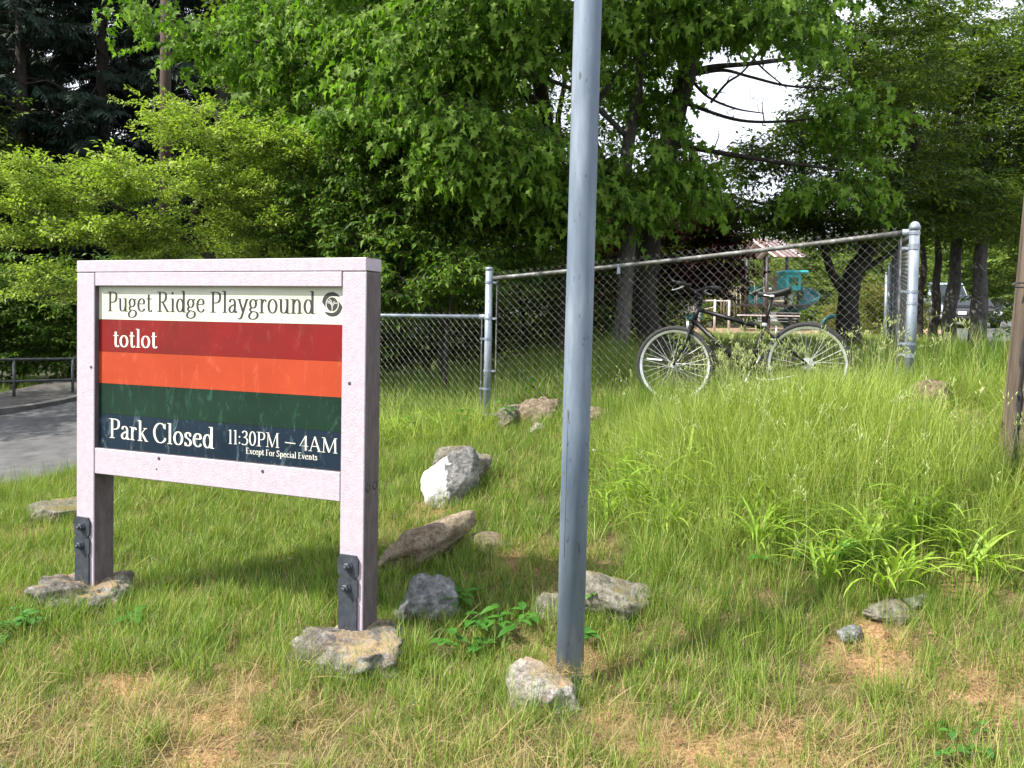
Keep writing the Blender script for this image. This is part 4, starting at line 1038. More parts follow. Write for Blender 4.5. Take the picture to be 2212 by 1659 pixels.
def spray(seed, L_, nleaf, leafL, half, spread=.8, lift=.1, hang=.3, twig_r=.003, petiole=.02, side_twigs=0, name="spray", mats=None, jitter=.3, flat=True):
    rr = random.Random(seed); mb = MB()
    pts = [Vector((L_ * t, .04 * L_ * math.sin(t * 3 + seed), -hang * L_ * t * t * .5 + lift * L_ * t)) for t in (0, .33, .66, 1)]
    mb.mat(1).tube(pts, [twig_r, twig_r * .8, twig_r * .6, twig_r * .4], 3, caps=False)
    axes = [(pts, 1.0)]
    for k in range(side_twigs):
        t = .25 + .6 * k / max(1, side_twigs); b = pts[0].lerp(pts[-1], t); sg = 1 if k % 2 else -1; l2 = L_ * rr.uniform(.3, .5) * (1.1 - t * .4)
        q = [b, b + Vector((.6, sg * .7, rr.uniform(-.1, .2))) * l2 * .5, b + Vector((.6, sg * .8, rr.uniform(-.25, .2))) * l2]
        mb.tube(q, [twig_r * .6, twig_r * .5, twig_r * .3], 3, caps=False); axes.append((q, .6))
    mb.mat(0)
    tot = sum(a[1] for a in axes)
    for q, wgt in axes:
        m_ = max(2, int(round(nleaf * wgt / tot)))
        for i in range(m_):
            t = .12 + .88 * (i + rr.random() * .4) / m_; t = min(t, 1)
            f = t * (len(q) - 1); k = min(int(f), len(q) - 2); b = q[k].lerp(q[k + 1], f - k)
            ax = (q[-1] - q[0]).normalized(); sd = ax.cross(Vector((0, 0, 1))).normalized() * (1 if i % 2 else -1)
            last = i == m_ - 1
            d = (ax * (1 if last else .55) + sd * (0 if last else spread) + Vector((rr.gauss(0, jitter), rr.gauss(0, jitter), rr.gauss(0, jitter) - hang * .6 + lift))).normalized()
            l = leafL * rr.uniform(.65, 1.15)
            pb_ = b + d * petiole
            up = Vector((rr.gauss(0, .3), rr.gauss(0, .3), 1)) if flat else Vector((rr.gauss(0, 1), rr.gauss(0, 1), rr.gauss(0, 1)))
            add_leaf(mb, pb_, d, up, l * rr.uniform(.75, 1.05), half, fold=rr.uniform(.05, .55), droop=rr.uniform(.05, .7))
    return mb.mesh(name, mats)
V = {}
V['maple'] = variants("maple_spray", [spray(i, .34, 8, .125, MAPLE, hang=1.4, petiole=.05, spread=.75, jitter=.35, mats=[M['lf_maple'], M['twig']]) for i in range(6)])
V['lime'] = variants("lime_spray", [spray(20 + i, .32, 26, .056, OVATE, hang=.0, lift=.18, petiole=.004, side_twigs=5, spread=.7, jitter=.45, twig_r=.003, mats=[M['lf_lime'], M['twig']]) for i in range(5)])
V['dog'] = variants("dogwood_spray", [spray(40 + i, .34, 13, .075, OVATE, hang=.35, petiole=.012, side_twigs=2, spread=.8, jitter=.3, mats=[M['lf_dog'], M['twig']]) for i in range(5)])
V['cherry'] = variants("cherry_spray", [spray(60 + i, .5, 18, .085, OVATE, hang=.25, petiole=.015, side_twigs=3, spread=.8, jitter=.3, mats=[M['lf_cherry'], M['twig']]) for i in range(5)])
V['red'] = variants("red_maple_spray", [spray(80 + i, .4, 16, .08, MAPLE, hang=.6, petiole=.02, side_twigs=2, mats=[M['lf_red'], M['twig']]) for i in range(4)])
V['far'] = variants("far_spray", [spray(90 + i, .8, 26, .14, OVATE, hang=.2, petiole=.02, side_twigs=3, jitter=.45, flat=False, mats=[M['lf_far'], M['twig']]) for i in range(4)])
V['gold'] = variants("gold_spray", [spray(100 + i, .6, 26, .10, OVATE, hang=.1, petiole=.02, side_twigs=3, jitter=.45, flat=False, mats=[M['lf_gold'], M['twig']]) for i in range(4)])
def frond(seed):
    rr = random.Random(seed); mb = MB(); L_ = 1.1
    pts = [Vector((L_ * t, .05 * math.sin(t * 4 + seed), -.35 * t * t + .08 * t)) for t in (0, .25, .5, .75, 1)]
    mb.mat(1).tube(pts, [.009, .007, .005, .004, .002], 3, caps=False); mb.mat(0)
    for i in range(22):
        t = .08 + .92 * i / 22; f = t * 4; k = min(int(f), 3); b = pts[k].lerp(pts[k + 1], f - k); sg = 1 if i % 2 else -1
        l = (.42 * (1 - t) + .14) * rr.uniform(.7, 1.1)
        d = Vector((.65, sg * rr.uniform(.5, 1), rr.uniform(-.7, -.1)))
        add_leaf(mb, b, d, (rr.gauss(0, .3), rr.gauss(0, .3), 1), l, [(0, 0), (.1, .10), (.3, .05), (.36, .13), (.55, .05), (.62, .10), (.8, .03), (1, 0)], fold=.1, droop=.3)
    return mb.mesh("frond", [M['lf_dark'], M['twig']])
V['fir'] = variants("fir_frond", [frond(i) for i in range(5)])

def E(px, py, Yd, rx, ry, rz, n): return (P(px, py, Yd), (rx, ry, rz), n)
# where the crowns stand apart and let the sky, the pole and the playground roof be seen
OPEN = [(1610, 188, 148, 126), (1850, 25, 40, 22), (1960, 45, 30, 16), (2120, 30, 30, 14), (1250, 330, 14, 30), (1530, 260, 60, 70), (462, 16, 62, 34), (356, 120, 22, 130), (1668, 536, 66, 34), (1745, 580, 40, 40), (1560, 395, 40, 22), (1185, 210, 24, 85), (1358, 300, 18, 90), (430, 528, 30, 8), (370, 502, 30, 8), (300, 473, 28, 7), (470, 330, 6, 60), (2180, 585, 50, 75), (1988, 600, 60, 60)]
def tree(name, label, cat, limbs, ells, var, per, crad, scl=(.8, 1.2), bark='bark_dark', flatc=.5, pitch=(-.35, .35), group=None, seed=1, br=.014, mixout=.5, twigs=True, sag=.12, nroot=None, keep=None, holes=0):
    r = random.Random(seed)
    base = Vector(limbs[0][0][0]) if nroot is None else nroot
    root = empty(name, base, label=label, cat=cat, group=group)
    tb = MB(); sk = []
    for pts, r0, r1 in limbs:
        sp = [Vector(p) for p in spline([tuple(p) for p in pts], 6)]
        n = len(sp)
        for i, p in enumerate(sp):
            p += Vector((noise.noise(p * 1.3), noise.noise(p * 1.3 + Vector((9, 0, 0))), 0)) * r0 * .6
        rad = [(r0 + (r1 - r0) * (i / (n - 1))) * (1 + .12 * noise.noise(sp[i] * 3)) for i in range(n)]
        if pts is limbs[0][0]: rad[0] *= 1.35; rad[1] *= 1.12
        tb.tube([p - base for p in sp], rad, 12)
        sk += [(p, rad[i]) for i, p in enumerate(sp)][(2 if n > 4 else 0):]
    tb.build("trunk", M[bark], root, smooth=True)
    S_ = np.array([tuple(p) for p, _ in sk]); SR = [q for _, q in sk]
    bb = MB(); cl = []
    for c, (rx, ry, rz), n in ells:
        for _ in range(n):
            while True:
                v = Vector((r.uniform(-1, 1), r.uniform(-1, 1), r.uniform(-1, 1)))
                if v.length < 1: break
            v = v.normalized() * (v.length ** .75)
            p = c + Vector((v.x * rx, v.y * ry, v.z * rz))
            if keep and not keep(p): continue
            if p.z < H(p.x, p.y) + .1: continue
            cl.append((p, c))
    cl.sort(key=lambda q: float(np.min(((S_ - np.array(q[0])) ** 2).sum(1))))
    POS = []; ROT = []; SCL = []
    for p, c in cl:
        if twigs:
            d2 = ((S_ - np.array(p)) ** 2).sum(1) + np.maximum(0, S_[:, 2] - p.z) * .8
            k = int(np.argmin(d2)); a = Vector(S_[k])
            dd = (p - a); mdl = a.lerp(p, .5) + Vector((r.gauss(0, .1), r.gauss(0, .1), r.gauss(0, .05) + sag)) * dd.length
            cur = [Vector(q) for q in spline([tuple(a), tuple(mdl), tuple(p)], 4)]
            r0 = min(SR[k] * .6, br * (.6 + .5 * dd.length)); nn_ = len(cur)
            bb.tube([q - base for q in cur], [r0 + (.003 - r0) * i / (nn_ - 1) if r0 > .003 else .003 for i in range(nn_)], 5, caps=False)
            S_ = np.vstack([S_, [tuple(q) for q in cur[1:]]]); SR += [max(.004, r0 + (.003 - r0) * i / (nn_ - 1)) for i in range(1, nn_)]
        od = (p - c); od.z = 0
        for _ in range(per):
            v = Vector((r.gauss(0, 1), r.gauss(0, 1), r.gauss(0, 1))) * .5
            q = p + Vector((v.x * crad, v.y * crad, v.z * crad * flatc))
            gx_, gy_ = proj(q); wob = noise.noise((gx_ * .02, gy_ * .02, 3.3)) * .45
            if base.y < 30 and any(((gx_ - a) / ra_) ** 2 + ((gy_ - b) / rb_) ** 2 < 1 + wob for a, b, ra_, rb_ in OPEN): continue
            if holes and noise.noise(q * 2.4) < -holes * 1.0: continue
            dirv = Vector((v.x, v.y, 0)).normalized() * (1 - mixout) + (od.normalized() * mixout if od.length > 1e-3 else Vector((0, 0, 0)))
            yaw = math.atan2(dirv.y, dirv.x) + r.gauss(0, .5)
            POS.append(tuple(q - base)); ROT.append((r.gauss(0, .3), r.uniform(*pitch), yaw)); SCL.append(r.uniform(*scl))
    if twigs: bb.build("branches", M[bark], root, smooth=True, fix=False)["kind"] = "stuff"
    cr = scatter("crown", V[var], POS, ROT, SCL, nrg.integers(0, V[var][1], len(POS)), parent=root)
    cr["kind"] = "stuff"
    return root

# ---- yellow-green hawthorn behind the sign
gz = lambda x, y: H(x, y)
hb_ = P(600, 640, 10.2)
tree("hawthorn_tree", "bright yellow-green small-leaved tree spreading in layers above the park sign", "tree",
     [([(hb_.x, hb_.y, gz(hb_.x, hb_.y) - .1), P(610, 800, 10.2), P(560, 635, 10.1), P(470, 565, 9.9)], .10, .075),
      ([P(470, 565, 9.9), P(400, 512, 9.8), P(300, 470, 9.7), P(240, 440, 9.6)], .07, .02),
      ([P(405, 515, 9.8), P(425, 450, 9.8), P(465, 400, 9.8), P(478, 320, 9.8), P(468, 240, 9.8)], .045, .012),
      ([P(560, 635, 10.1), P(580, 500, 10.2), P(620, 400, 10.3)], .05, .015),
      ([P(300, 470, 9.7), P(180, 480, 9.5), P(80, 500, 9.4)], .02, .008), ([P(465, 400, 9.8), P(330, 390, 9.6), P(180, 380, 9.4)], .022, .008)],
     [E(470, 290, 9.8, .75, .6, 0.24, 27), E(400, 235, 9.8, .35, .3, 0.12, 5), E(590, 340, 9.9, .7, .6, 0.19, 19), E(330, 390, 9.6, 1.1, .7, 0.15, 28), E(140, 375, 9.5, .65, .5, 0.09, 11), E(60, 400, 9.5, .4, .3, 0.07, 6), E(200, 430, 9.6, .9, .6, 0.12, 22),
      E(480, 430, 9.7, .9, .7, 0.15, 24), E(560, 490, 9.8, .7, .6, 0.15, 16), E(280, 510, 9.6, .9, .6, 0.11, 20), E(110, 470, 9.5, .55, .4, 0.08, 9), E(190, 525, 9.6, .8, .5, 0.1, 19), E(60, 525, 9.5, .4, .3, 0.05, 4),
      E(420, 545, 9.7, .8, .6, 0.14, 17), E(105, 640, 9.5, .36, .3, 0.07, 6), E(130, 600, 9.5, .2, .3, 0.07, 4), E(600, 560, 10, .7, .6, 0.25, 12)],
     'lime', 8, .22, (.7, 1.2), 'bark_dark', flatc=.22, pitch=(-.5, .1), seed=4, br=.012)

# ---- silver maples: three stems behind the fence, boughs hanging forward over it
mA = P(1345, 752, 10.6); mB_ = P(1215, 760, 10.9); mC = P(1400, 745, 11.4)
def gp(p): return (p.x, p.y, H(p.x, p.y) - .1)
maple1 = tree("silver_maple", "silver maple with pale grey stem just right of the steel pole", "tree",
     [([gp(mA), P(1345, 640, 10.6), P(1352, 480, 10.6), P(1358, 300, 10.6), P(1385, 130, 10.7), P(1410, -150, 10.8), P(1430, -480, 10.9)], .115, .05),
      ([P(1352, 420, 10.6), P(1290, 330, 10.4), P(1280, 250, 10.2), P(1330, 170, 10), P(1390, 110, 9.8)], .06, .02),
      ([P(1358, 300, 10.6), P(1250, 200, 10), P(1120, 150, 9.4)], .04, .015)],
     [E(1130, 60, 9.2, .9, 1.0, .6, 34), E(1420, 20, 9.4, .7, 1.0, .35, 24), E(1600, 20, 9.2, .5, .6, .3, 18), E(1685, 75, 9.0, .28, .4, .26, 12), E(1400, 380, 10.3, .6, .8, .4, 20),
      E(1350, -260, 10.3, 2.6, 2.2, .9, 85), E(1270, -470, 8.0, 1.9, 1.3, .5, 44), (Vector((-1.8, 7.0, 6.4)), (1.4, .8, .4), 30), (Vector((.1, 6.8, 6.6)), (1.2, .8, .4), 26), E(1250, 400, 10.0, .7, .8, .5, 22), E(1170, 440, 9.8, .5, .7, .35, 12)],  # three unseen forward boughs above the view, added to shade behind the fence
     'maple', 11, .38, (.75, 1.15), 'bark_grey', flatc=.7, seed=5, group="silver maples behind the fence")
maple2 = tree("silver_maple", "silver maple whose bright boughs hang over the middle of the fence left of the pole", "tree",
     [([gp(mB_), P(1235, 600, 10.9), P(1225, 450, 10.9), P(1190, 280, 10.8), P(1165, 120, 10.6), P(1150, -100, 10.5), P(1120, -400, 10.3)], .15, .06),
      ([P(1180, 230, 10.7), P(1050, 170, 10.0), P(900, 130, 10.2), P(700, 90, 10.6), P(560, 90, 10.8), P(420, 60, 10.8)], .06, .012),
      ([P(1210, 370, 10.8), P(1100, 270, 9.8), P(1010, 240, 8.9), P(985, 330, 8.5)], .05, .008),
      ([P(1155, 0, 10.5), P(1000, -20, 10.3), P(850, 20, 10.5), P(620, 160, 10.6)], .05, .01)],
     [E(700, 110, 10.8, 1.0, .9, .6, 42), E(540, 90, 11, .65, .6, .4, 16), E(880, 130, 10, 1.0, 1.0, .6, 42), E(1010, 110, 9.2, .7, .9, .6, 30),
      E(640, 250, 11, .6, .7, .4, 14), E(860, 240, 9.4, .7, .8, .35, 22), E(1060, 330, 9.0, .55, .5, .35, 20), E(980, 300, 8.6, .3, .35, .42, 16), E(1110, 350, 8.7, .3, .3, .2, 6),
      E(385, 50, 10.8, .28, .3, .2, 7), E(445, 95, 10.8, .2, .2, .16, 4), E(310, 10, 10.8, .2, .3, .1, 3), E(620, 15, 10.8, .6, .5, .15, 8), E(900, -300, 11, 2.4, 1.6, .9, 70), E(1080, -160, 9.8, 1.5, 1.5, .6, 40), E(790, -60, 10.6, 1.2, 1.0, .4, 34)],
     'maple', 10, .36, (.75, 1.15), 'bark_dark', flatc=.7, seed=6, holes=.25, group="silver maples behind the fence")
tree("silver_maple", "silver maple with a dark stem leaning right and bare branches crossing the sky", "tree",
     [([gp(mC), P(1400, 560, 11.3), P(1425, 350, 11.2), P(1462, 210, 11.1), P(1510, 80, 11), P(1560, -60, 11), P(1640, -330, 11)], .18, .08),
      ([P(1482, 160, 11.05), P(1540, 145, 10.9), P(1620, 138, 10.8), P(1700, 128, 10.8), P(1790, 118, 10.8)], .042, .02),
      ([P(1480, 165, 11.05), P(1560, 152, 11), P(1620, 166, 10.9), P(1700, 185, 10.8), P(1800, 192, 10.7)], .028, .01),
      ([P(1490, 170, 11), P(1530, 210, 11), P(1590, 235, 11), P(1650, 245, 11)], .022, .008),
      ([P(1430, 205, 11), P(1500, 230, 11), P(1600, 260, 10.8), P(1700, 262, 10.7), P(1790, 250, 10.6)], .03, .012),
      ([P(1535, 222, 10.9), P(1570, 180, 10.8), P(1610, 150, 10.7), P(1680, 60, 10.6)], .02, .01),
      ([P(1440, 310, 11.2), P(1560, 330, 11), P(1680, 350, 10.8), P(1780, 362, 10.7), P(1850, 372, 10.6)], .04, .012),
      ([P(1540, 60, 10.9), P(1600, 100, 10.8), P(1650, 150, 10.8), P(1700, 190, 10.8)], .022, .006)],
     [E(1520, -20, 10.6, .5, .6, .3, 14), E(1800, -120, 11, 1.6, 1.4, .5, 34), E(1620, -280, 11, 2.4, 2.2, .8, 60), E(1410, 170, 11, .5, .5, .8, 18), E(1840, 260, 10.6, .35, .4, .3, 6), E(1790, 400, 10.6, .4, .4, .25, 6), E(1480, 395, 11, .4, .5, .25, 8), E(1620, 200, 10.9, .8, .5, .6, 30)],
     'maple', 11, .40, (.75, 1.15), 'bark_dark', flatc=.7, seed=8, group="silver maples behind the fence")
# single leaves at the tip of the nearest bough, each its own
lfm = MB(); add_leaf(lfm, (0, 0, 0), (1, 0, 0), (0, 0, 1), .13, MAPLE, .25, .3); lm = lfm.mesh("leaf", M['lf_maple'])
lfm = MB(); add_leaf(lfm, (0, 0, 0), (1, 0, 0), (0, 0, 1), .12, MAPLE, .1, .5); lm2 = lfm.mesh("leaf", M['lf_maple'])
tw = MB(); r_ = random.Random(77)
hubp = [(1010, 222, 8.3), (960, 255, 8.3), (1040, 262, 8.35), (925, 300, 8.3), (985, 300, 8.2), (1060, 310, 8.3), (1000, 350, 8.25), (940, 365, 8.3), (1100, 352, 8.3), (1060, 385, 8.3), (975, 410, 8.3), (1130, 375, 8.35), (985, 250, 8.3), (1030, 335, 8.2), (905, 330, 8.35), (1130, 240, 8.5), (960, 330, 8.3), (1010, 440, 8.4)]
b2 = maple2.location
for hp in hubp:
    c = P(*hp) - b2; st_ = P(1010 + (hp[0] - 1010) * .4, 280 + (hp[1] - 280) * .3, 8.6) - b2
    tw.tube([tuple(q) for q in spline([tuple(st_), tuple(st_.lerp(c, .5) + Vector((0, 0, .06))), tuple(c)], 4)], .0035, 4, caps=False)
    for k in range(9):
        a = k / 9 * 6.28 + r_.random(); d = Vector((math.cos(a), math.sin(a) * .8 - .25, r_.uniform(-1.0, -.1))).normalized()
        q = d.to_track_quat('X', 'Z'); pe = c + d * .05 + Vector((0, 0, r_.uniform(-.08, .05)))
        o = link_mesh("leaf", lm if k % 2 else lm2, maple2, pe, (q @ Matrix.Rotation(r_.gauss(0, .5), 3, 'X').to_quaternion()).to_euler(), r_.uniform(.7, 1.15))
        tw.tube([c, pe], .0012, 3, caps=False)
tw.build("twigs", M['twig'], maple2, fix=False)

# ---- dogwoods and understory behind the low fence
def dogp(px, Yd): p = P(px, 700, Yd); return (p.x, p.y, H(p.x, p.y) - .1)
tree("dogwood_tree", "mid-green pointed-leaf shrub tree between the hawthorn and the middle post", "tree",
     [([dogp(950, 10.6), P(955, 720, 10.6), P(930, 600, 10.6), P(890, 450, 10.6), P(850, 300, 10.6)], .07, .025), ([P(930, 620, 10.6), P(830, 540, 10.4), P(720, 480, 10.2)], .04, .015), ([P(900, 480, 10.6), P(1010, 420, 10.3), P(1090, 400, 10.2)], .03, .012)],
     [E(760, 330, 10.0, .85, .5, .45, 34), E(900, 290, 9.9, .85, .5, .4, 30), E(720, 470, 9.8, .8, .5, .4, 34), E(880, 450, 9.6, .85, .5, .45, 38), E(1020, 440, 9.6, .7, .5, .35, 28),
      E(800, 570, 9.7, .6, .5, .4, 26), E(930, 580, 9.8, .7, .5, .35, 20), E(1060, 540, 10.2, .6, .5, .3, 14), E(850, 650, 9.9, .4, .4, .35, 12), E(1100, 500, 10.3, .5, .5, .3, 10), E(650, 600, 10.3, .5, .5, .6, 12)],
     'dog', 12, .30, (.75, 1.2), 'bark_dark', flatc=.5, pitch=(-.3, .5), seed=9)
tree("dogwood_tree", "sparse young dogwood with single lit leaves just left of the middle fence post", "tree",
     [([dogp(960, 9.5), P(965, 760, 9.4), P(975, 640, 9.2), P(1000, 570, 9.0)], .03, .008), ([P(965, 700, 9.3), P(900, 640, 9.1), P(870, 600, 9)], .015, .006)],
     [E(985, 600, 9.0, .35, .3, .22, 9), E(870, 610, 8.9, .25, .25, .2, 7), E(1030, 560, 9.2, .3, .3, .12, 5), E(930, 520, 9.2, .3, .3, .15, 6)], 'dog', 7, .2, (.8, 1.2), 'bark_dark', seed=10, br=.006)
for i, (px, Yd, hh, n, lab) in enumerate([(700, 12.4, 1.3, 46, "dark shrub thicket behind the low fence, leftmost of the row"), (920, 12.6, 1.4, 46, "dark shrub thicket behind the low fence, left of the middle post"),
                                 (1120, 12.8, 1.4, 44, "dark shrub thicket between the middle post and the steel pole"), (1300, 13.2, 1.1, 34, "dark shrub thicket right behind the steel pole"), (480, 12.8, 1.3, 40, "dark shrub thicket behind the park sign")]):
    c = P(px, 700, Yd); g = H(c.x, c.y)
    tree("shrub", lab, "shrub", [([(c.x, c.y, g - .1), (c.x + .1, c.y, g + hh * .5), (c.x, c.y + .1, g + hh)], .05, .02)],
         [(Vector((c.x, c.y, g + hh * .6)), (1.15, .7, hh * .75), n), (Vector((c.x, c.y, g + hh * 1.7)), (1.2, .7, hh * .6), n // 2)], 'cherry', 10, .42, (.8, 1.3), seed=30 + i, group="dark shrubs in the shade behind the fence")

# ---- red maple, cherries on the right
tree("red_maple", "dark red-leaved Japanese maple behind the bicycle's handlebar", "tree",
     [([gp(P(1430, 740, 14)), P(1430, 640, 14), P(1440, 540, 14), P(1470, 460, 14)], .09, .03)],
     [E(1450, 560, 14, 1.1, .9, .7, 60), E(1400, 490, 14, .9, .8, .5, 36), E(1505, 490, 14, .45, .6, .35, 20), E(1500, 300, 14.5, .35, .4, .3, 9), E(1490, 590, 14, .3, .4, .4, 12)],
     'red', 12, .45, (.8, 1.3), seed=12, flatc=.5)
cb = P(1832, 728, 13)
tree("cherry_tree", "forked cherry tree inside the fence behind the bicycle's rear wheel", "tree",
     [([gp(cb), P(1830, 660, 13), P(1845, 590, 13), P(1880, 545, 13), P(1920, 480, 13), P(1960, 380, 13), P(1990, 260, 13)], .19, .05),
      ([P(1832, 640, 13), P(1800, 590, 12.9), P(1778, 520, 12.8), P(1770, 440, 12.7)], .075, .04), ([P(1770, 440, 12.7), P(1730, 360, 12.6), P(1740, 260, 12.5)], .04, .02), ([P(1778, 500, 12.8), P(1700, 455, 12.6), P(1600, 430, 12.4)], .04, .015),
      ([P(1850, 585, 13), P(1905, 560, 13.4), P(1990, 500, 13.6)], .06, .03)],
     [E(1830, 200, 12.7, .95, 1.0, .65, 40), E(1900, 330, 12.9, 1.2, 1.1, .6, 54), E(1720, 350, 12.6, .6, .8, .5, 26), E(1640, 440, 12.5, .8, .8, .22, 24), E(1800, 450, 12.6, 1.1, 1.0, .32, 40), E(1960, 430, 13, 1.2, 1.1, .4, 44), E(2080, 470, 13, .9, .8, .3, 26),
      E(1760, 240, 12.6, .45, .6, .45, 14), E(1850, 50, 12.8, .9, 1.1, .5, 28), E(1650, 380, 12.8, .6, .5, .2, 8), E(1960, 120, 13, 1.3, 1.1, .7, 44), E(1570, 470, 13, .35, .4, .14, 6), E(1760, 505, 12.8, .8, .8, .18, 16), E(1900, 510, 12.8, .8, .8, .15, 14)],
     'cherry', 13, .50, (.8, 1.25), 'bark_dark', flatc=.42, pitch=(-.25, .4), seed=13, group="cherry trees right of the playground", holes=.04)
for (px, Yd, lab, w, sd, top) in [(2055, 16.5, "cherry tree outside the fence with knotted grey trunk, left one of the close pair", .145, 14, 2040), (2108, 16.0, "cherry tree outside the fence with thick grey trunk, right one of the close pair", .175, 15, 2130)]:
    b_ = P(px - (5 if px < 2100 else 0), 728, Yd)
    tree("cherry_tree", lab, "tree",
         [([gp(b_), P(px, 660, Yd), P(px + 6, 590, Yd), P(px + 14, 520, Yd), P(px + 20, 430, Yd), P(px + 20, 300, Yd), P(top, 120, Yd)], w, .06), ([P(px + 14, 510, Yd), P(px - 40, 420, Yd - .4), P(px - 70, 330, Yd - .6)], .06, .03), ([P(px + 20, 440, Yd), P(px + 80, 360, Yd), P(px + 110, 260, Yd)], .07, .03)],
         [E(px, 250, Yd - .5, 1.9, 1.6, 1.1, 66), E(px + 70, 400, Yd - .3, 1.1, 1.2, .6, 30), E(px - 40, 90, Yd - .4, 1.8, 1.5, .9, 46), E(px, 470, Yd - .5, 1.2, 1.2, .35, 24), E(px + 90, 150, Yd, 1.6, 1.4, .9, 36)],
         'cherry', 14, .6, (.9, 1.4), 'bark_grey', flatc=.45, pitch=(-.25, .4), seed=sd, group="cherry trees right of the playground", holes=.04)
for (px, Yd, lab, w, sd) in [(1988, 19, "thin dark young tree close behind the corner post, its stem leaning slightly", .09, 16), (2022, 20, "slender dark tree between the corner post and the knotted trunk", .12, 17)]:
    b_ = P(px - 4, 722, Yd)
    tree("young_tree", lab, "tree", [([gp(b_), P(px - 2, 650, Yd), P(px + 6, 560, Yd), P(px + 2, 450, Yd), P(px + 8, 330, Yd)], w, .04)],
         [E(px, 420, Yd, 1.3, 1.2, .9, 26), E(px + 10, 250, Yd, 1.5, 1.2, 1.2, 30)], 'cherry', 12, .6, (.9, 1.4), 'bark_dark', seed=sd)

# ---- tall dark firs on the left
for i, (px, Yd, w, hgt, lab) in enumerate([(40, 24, .24, 17, "dark fir tree at the far left edge with drooping boughs"), (215, 26, .28, 19, "dark fir tree second from the left beyond the road"),
                                   (345, 29, .2, 18, "dark fir standing behind the brown utility pole"), (470, 25, .28, 20, "dark fir right of the utility pole, its top against the sky gap"), (620, 27, .25, 17, "dark fir behind the hawthorn's right shoulder"), (-70, 27, .25, 19, "dark fir just outside the left edge"), (120, 31, .25, 21, "dark fir farther back between the first two"), (285, 33, .25, 22, "dark fir farther back, left of the utility pole"), (420, 34, .25, 20, "dark fir farther back, right of the utility pole"), (10, 35, .25, 22, "dark fir farthest back at the left edge"), (540, 36, .25, 19, "dark fir farthest back behind the hawthorn's top")]):
    b_ = P(px, 700, Yd); g = H(b_.x, b_.y); r_ = random.Random(50 + i)
    root = empty("fir_tree", (b_.x, b_.y, g - .1), label=lab, cat="tree", group="dark firs beyond the road")
    tb = MB(); tb.tube([(0, 0, 0), (.1, 0, hgt * .3), (0, .1, hgt * .6), (.05, 0, hgt)], [w, w * .8, w * .55, .03], 12); tb.build("trunk", M['bark_dark'], root, smooth=True)
    POS, ROT, SCL = [], [], []; bb = MB()
    nb = int(hgt * 7)
    for k in range(nb):
        z = 1.2 + (hgt - 1.4) * (k + r_.random()) / nb; t = z / hgt; a = r_.uniform(0, 6.283); Lb = (3.3 * (1 - t) ** .7 + .3) * r_.uniform(.55, 1.1)
        d = Vector((math.cos(a), math.sin(a), 0)); e_ = Vector((0, 0, z)) + d * Lb + Vector((0, 0, -.16 * Lb))
        bb.tube([(0, 0, z), tuple(Vector((0, 0, z + .05 * Lb)) + d * Lb * .5), tuple(e_)], [.035, .02, .008], 4, caps=False)
        for j in range(int(5 + Lb * 5)):
            u = r_.uniform(.2, 1.02); q = Vector((0, 0, z)).lerp(e_, u); q += Vector((r_.gauss(0, .12), r_.gauss(0, .12), r_.gauss(0, .06)))
            POS.append(tuple(q)); ROT.append((r_.gauss(0, .4), r_.uniform(-.1, .7), a + r_.gauss(0, .7))); SCL.append(r_.uniform(.5, 1.0))
    bb.build("branches", M['bark_dark'], root, fix=False)["kind"] = "stuff"
    scatter("crown", V['fir'], POS, ROT, SCL, parent=root)["kind"] = "stuff"

# ---- background broadleaf trees closing the view behind the fence
M_bg = [(-1130, 10.0, 1.0, 8.0, 'cherry', "roadside tree outside the left edge that shades the road"), (-140, 22, 1.0, 7, 'cherry', "dark roadside tree beyond the left edge of the road"), (690, 18, 1.0, 8.5, 'cherry', "shaded broad tree behind the hawthorn and dogwood"), (860, 19.5, 1.0, 9, 'cherry', "tall shaded tree behind the dogwood"),
        (1060, 18.5, 1.0, 8.5, 'cherry', "shaded tree filling the gap left of the steel pole"), (1200, 19, .85, 7.5, 'cherry', "shaded tree directly behind the steel pole"), (1330, 21, .6, 4.0, 'cherry', "low shaded tree behind the pale grey maple stem"),
        (2290, 20, 1, 8, 'cherry', "dark tree reaching in from the right edge above the street")]
for i, (px, Yd, s_, hh, vv, lab) in enumerate(M_bg):
    b_ = P(px, 705, Yd); g = H(b_.x, b_.y); b_.z = g - .1
    c = Vector((b_.x, b_.y, g))
    tree("shade_tree", lab, "tree", [([tuple(b_), tuple(c + Vector((.1, 0, hh * .3))), tuple(c + Vector((0, .2, hh * .6))), tuple(c + Vector((.1, 0, hh * .9)))], .16, .04)],
         [(c + Vector((0, 0, 1.3)), (1.7 * s_, 1.2, 1.1), 26), (c + Vector((0, 0, hh * .4)), (1.9 * s_, 1.5, hh * .26), 60), (c + Vector((0, 0, hh * .75)), (2.0 * s_, 1.5, hh * .28), 60)],
         vv, 12, .8, (1.1, 1.9), 'bark_dark', seed=60 + i, flatc=.6, group="shaded trees filling the view behind the fence")
